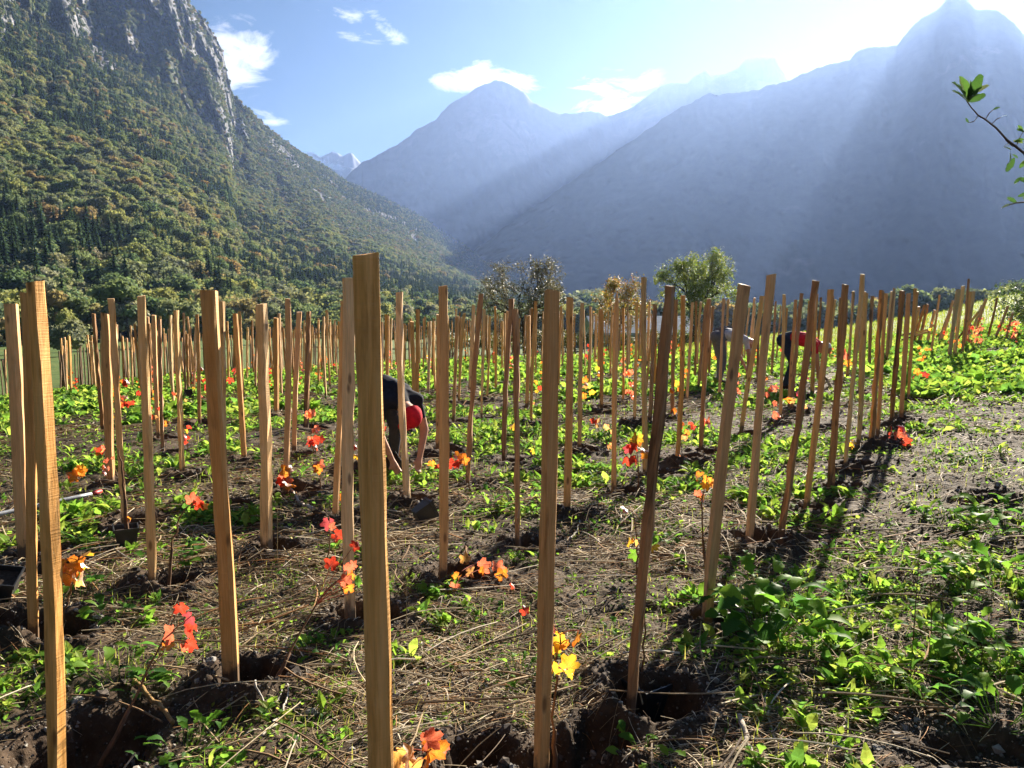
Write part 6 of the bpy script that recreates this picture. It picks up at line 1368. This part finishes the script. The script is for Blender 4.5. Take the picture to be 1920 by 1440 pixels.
M_JEAN = flat_cloth('dark_denim', (.02, .03, .055)); M_SHOE = flat_cloth('boot_leather', (.03, .022, .016)); M_HAIR = flat_cloth('white_hair', (.6, .58, .55)); M_DHAIR = flat_cloth('dark_hair', (.03, .022, .018)); M_WHITE = flat_cloth('pale_trim', (.6, .6, .62)); M_TROU = flat_cloth('grey_work_trousers', (.05, .05, .055))
# the person in the red cap
def ex_a(t, hd_, up, fw, sd_, g_):
    c = cap(t, hd_ - up * .02, up, fw, sd_, M_REDC); a_ = Acc(); q = hd_ + up * .12 + fw * .085
    link('cap_badge', (lambda a_: (a_.add(np.array([q - sd_ * .02, q + sd_ * .02, q + sd_ * .015 + up * .022, q - sd_ * .015 + up * .022]) + fw * .012, [(0, 1, 2, 3)]), a_.mesh('cap_badge', [M_WHITE]))[1])(Acc()), c)
pa = hit(716, 893); person(pa, -.95, .98, bend_pose(.79, headdrop=.03), {'skin': M_SKIN, 'torso': M_NAVY, 'legs': M_TROU, 'waist': M_NAVY, 'shoe': M_SHOE}, 'person in a black t-shirt and red cap bending down behind the thickest stake', ex_a)
def ex_b(t, hd_, up, fw, sd_, g_):
    cap(t, hd_, up, fw, sd_, M_GREYL)
    for e in (-1, 1):
        a_ = Acc(); P = np.array([g_('pel') + [0.0, e * .07, .13], g_('waist') + [0, e * .07, .135], g_('chest') + [0, e * .08, .14], g_('chest') + [.12, e * .1, .105]]); tubec(a_, P, .016, 6); link('overall_strap', a_.mesh('overall_strap', [M_OVER], True), t)
pb = hit(1352, 722); person(pb, .15, 1.02, bend_pose(.88, knee=.0), {'skin': M_SKIN, 'torso': M_GREYL, 'legs': M_OVER, 'waist': M_OVER, 'shoe': M_SHOE}, 'person in slate grey overalls and pale grey shirt bending over between the stakes', ex_b)
def ex_c(t, hd_, up, fw, sd_, g_):
    hair(t, hd_, up, fw, sd_, M_HAIR); 
pc = hit(1478, 730); person(pc, -.25, .98, bend_pose(.84, headdrop=.0, stance=.2), {'skin': M_SKIN, 'torso': M_REDS, 'legs': M_JEAN, 'waist': M_JEAN, 'shoe': M_SHOE}, 'white haired person in a red t-shirt and dark trousers bending over a stake', ex_c)
sp = empty('spade', tuple(pc + np.array([.40, -.05, 0]))); tag(sp, 'spade with a dark handle held by the white haired person in red', 'spade')
a = Acc(); tubec(a, np.array([(-.15, -.05, .75), (.22, 0, .16)]), .013, 8, (.1, .08, .07)); link('shaft', a.mesh('shaft', [M_BARK], True), sp)
a = Acc(); a.add(np.array([(.20, -.07, .2), (.20, .07, .2), (.32, .06, .0), (.34, 0, -.03), (.32, -.06, .0), (.205, -.07, .19), (.205, .07, .19), (.315, .06, -.01), (.335, 0, -.04), (.315, -.06, -.01)]), None, [(0, 1, 2), (0, 2, 4), (2, 3, 4), (5, 7, 6), (5, 9, 7), (7, 9, 8)]); link('blade', a.mesh('blade', [M_STEELR]), sp)

# ------------------------------------------------------------------ low farm buildings beyond the hedge
def house(px, depth, w, d, h, roofh, yaw, wallc, roofc, label):
    b = at_depth(px, HORIZON, depth); b[2] = float(terr(b[0], b[1])) - .3; t = empty('farm_building', tuple(b), yaw); tag(t, label, 'building')
    mw = flatmat('render_wall', wallc, .9, .1, 3, .1); mr = flatmat('roof_cover', roofc, .7, .3, 4, .2); mg = flatmat('window_glass', (.03, .04, .05), .15, .6)
    x, y = w / 2, d / 2
    V = [(-x, -y, 0), (x, -y, 0), (x, y, 0), (-x, y, 0), (-x, -y, h), (x, -y, h), (x, y, h), (-x, y, h), (-x, 0, h + roofh), (x, 0, h + roofh)]
    a_ = Acc(); a_.add(V, [(0, 1, 5, 4), (1, 2, 6, 5), (2, 3, 7, 6), (3, 0, 4, 7)], [(4, 8, 7), (5, 6, 9)]); link('wall', a_.mesh('wall', [mw]), t)
    e = .5; a_ = Acc(); sl = roofh / y
    for s in (-1, 1):
        Vr = [(-x - e, s * (y + e), h - sl * e), (x + e, s * (y + e), h - sl * e), (x + e, 0, h + roofh + .03), (-x - e, 0, h + roofh + .03)]; Vr = Vr + [(a0, b0, c0 + .2) for a0, b0, c0 in Vr]; a_.add(Vr, [(0, 1, 2, 3), (7, 6, 5, 4), (0, 4, 5, 1), (1, 5, 6, 2), (3, 2, 6, 7), (0, 3, 7, 4)])
    link('roof', a_.mesh('roof', [mr]), t)
    for k in range(3):
        cx_ = -x + w * (k + .5) / 3; a_ = Acc(); Vw = [(cx_ - .5, -y - .06, 1), (cx_ + .5, -y - .06, 1), (cx_ + .5, -y - .06, 2.2), (cx_ - .5, -y - .06, 2.2), (cx_ - .5, -y + .05, 1), (cx_ + .5, -y + .05, 1), (cx_ + .5, -y + .05, 2.2), (cx_ - .5, -y + .05, 2.2)]
        a_.add(Vw, [(0, 1, 2, 3), (0, 4, 5, 1), (2, 6, 7, 3), (0, 3, 7, 4), (1, 5, 6, 2)]); link('window', a_.mesh('window', [mg]), t)
house(1075, 560, 14, 9, 5, 3, .3, (.5, .48, .44), (.25, .22, .2), 'pale farmhouse in the hazy valley between the dark and the orange fruit trees')
house(1195, 75, 9, 6, 2.4, 1.3, .1, (.4, .42, .42), (.45, .47, .48), 'low grey shed glimpsed through the stakes under the orange fruit tree')
house(1205, 700, 16, 9, 6, 3, -.4, (.6, .58, .54), (.3, .2, .17), 'white house on the valley floor right of the orange fruit tree')
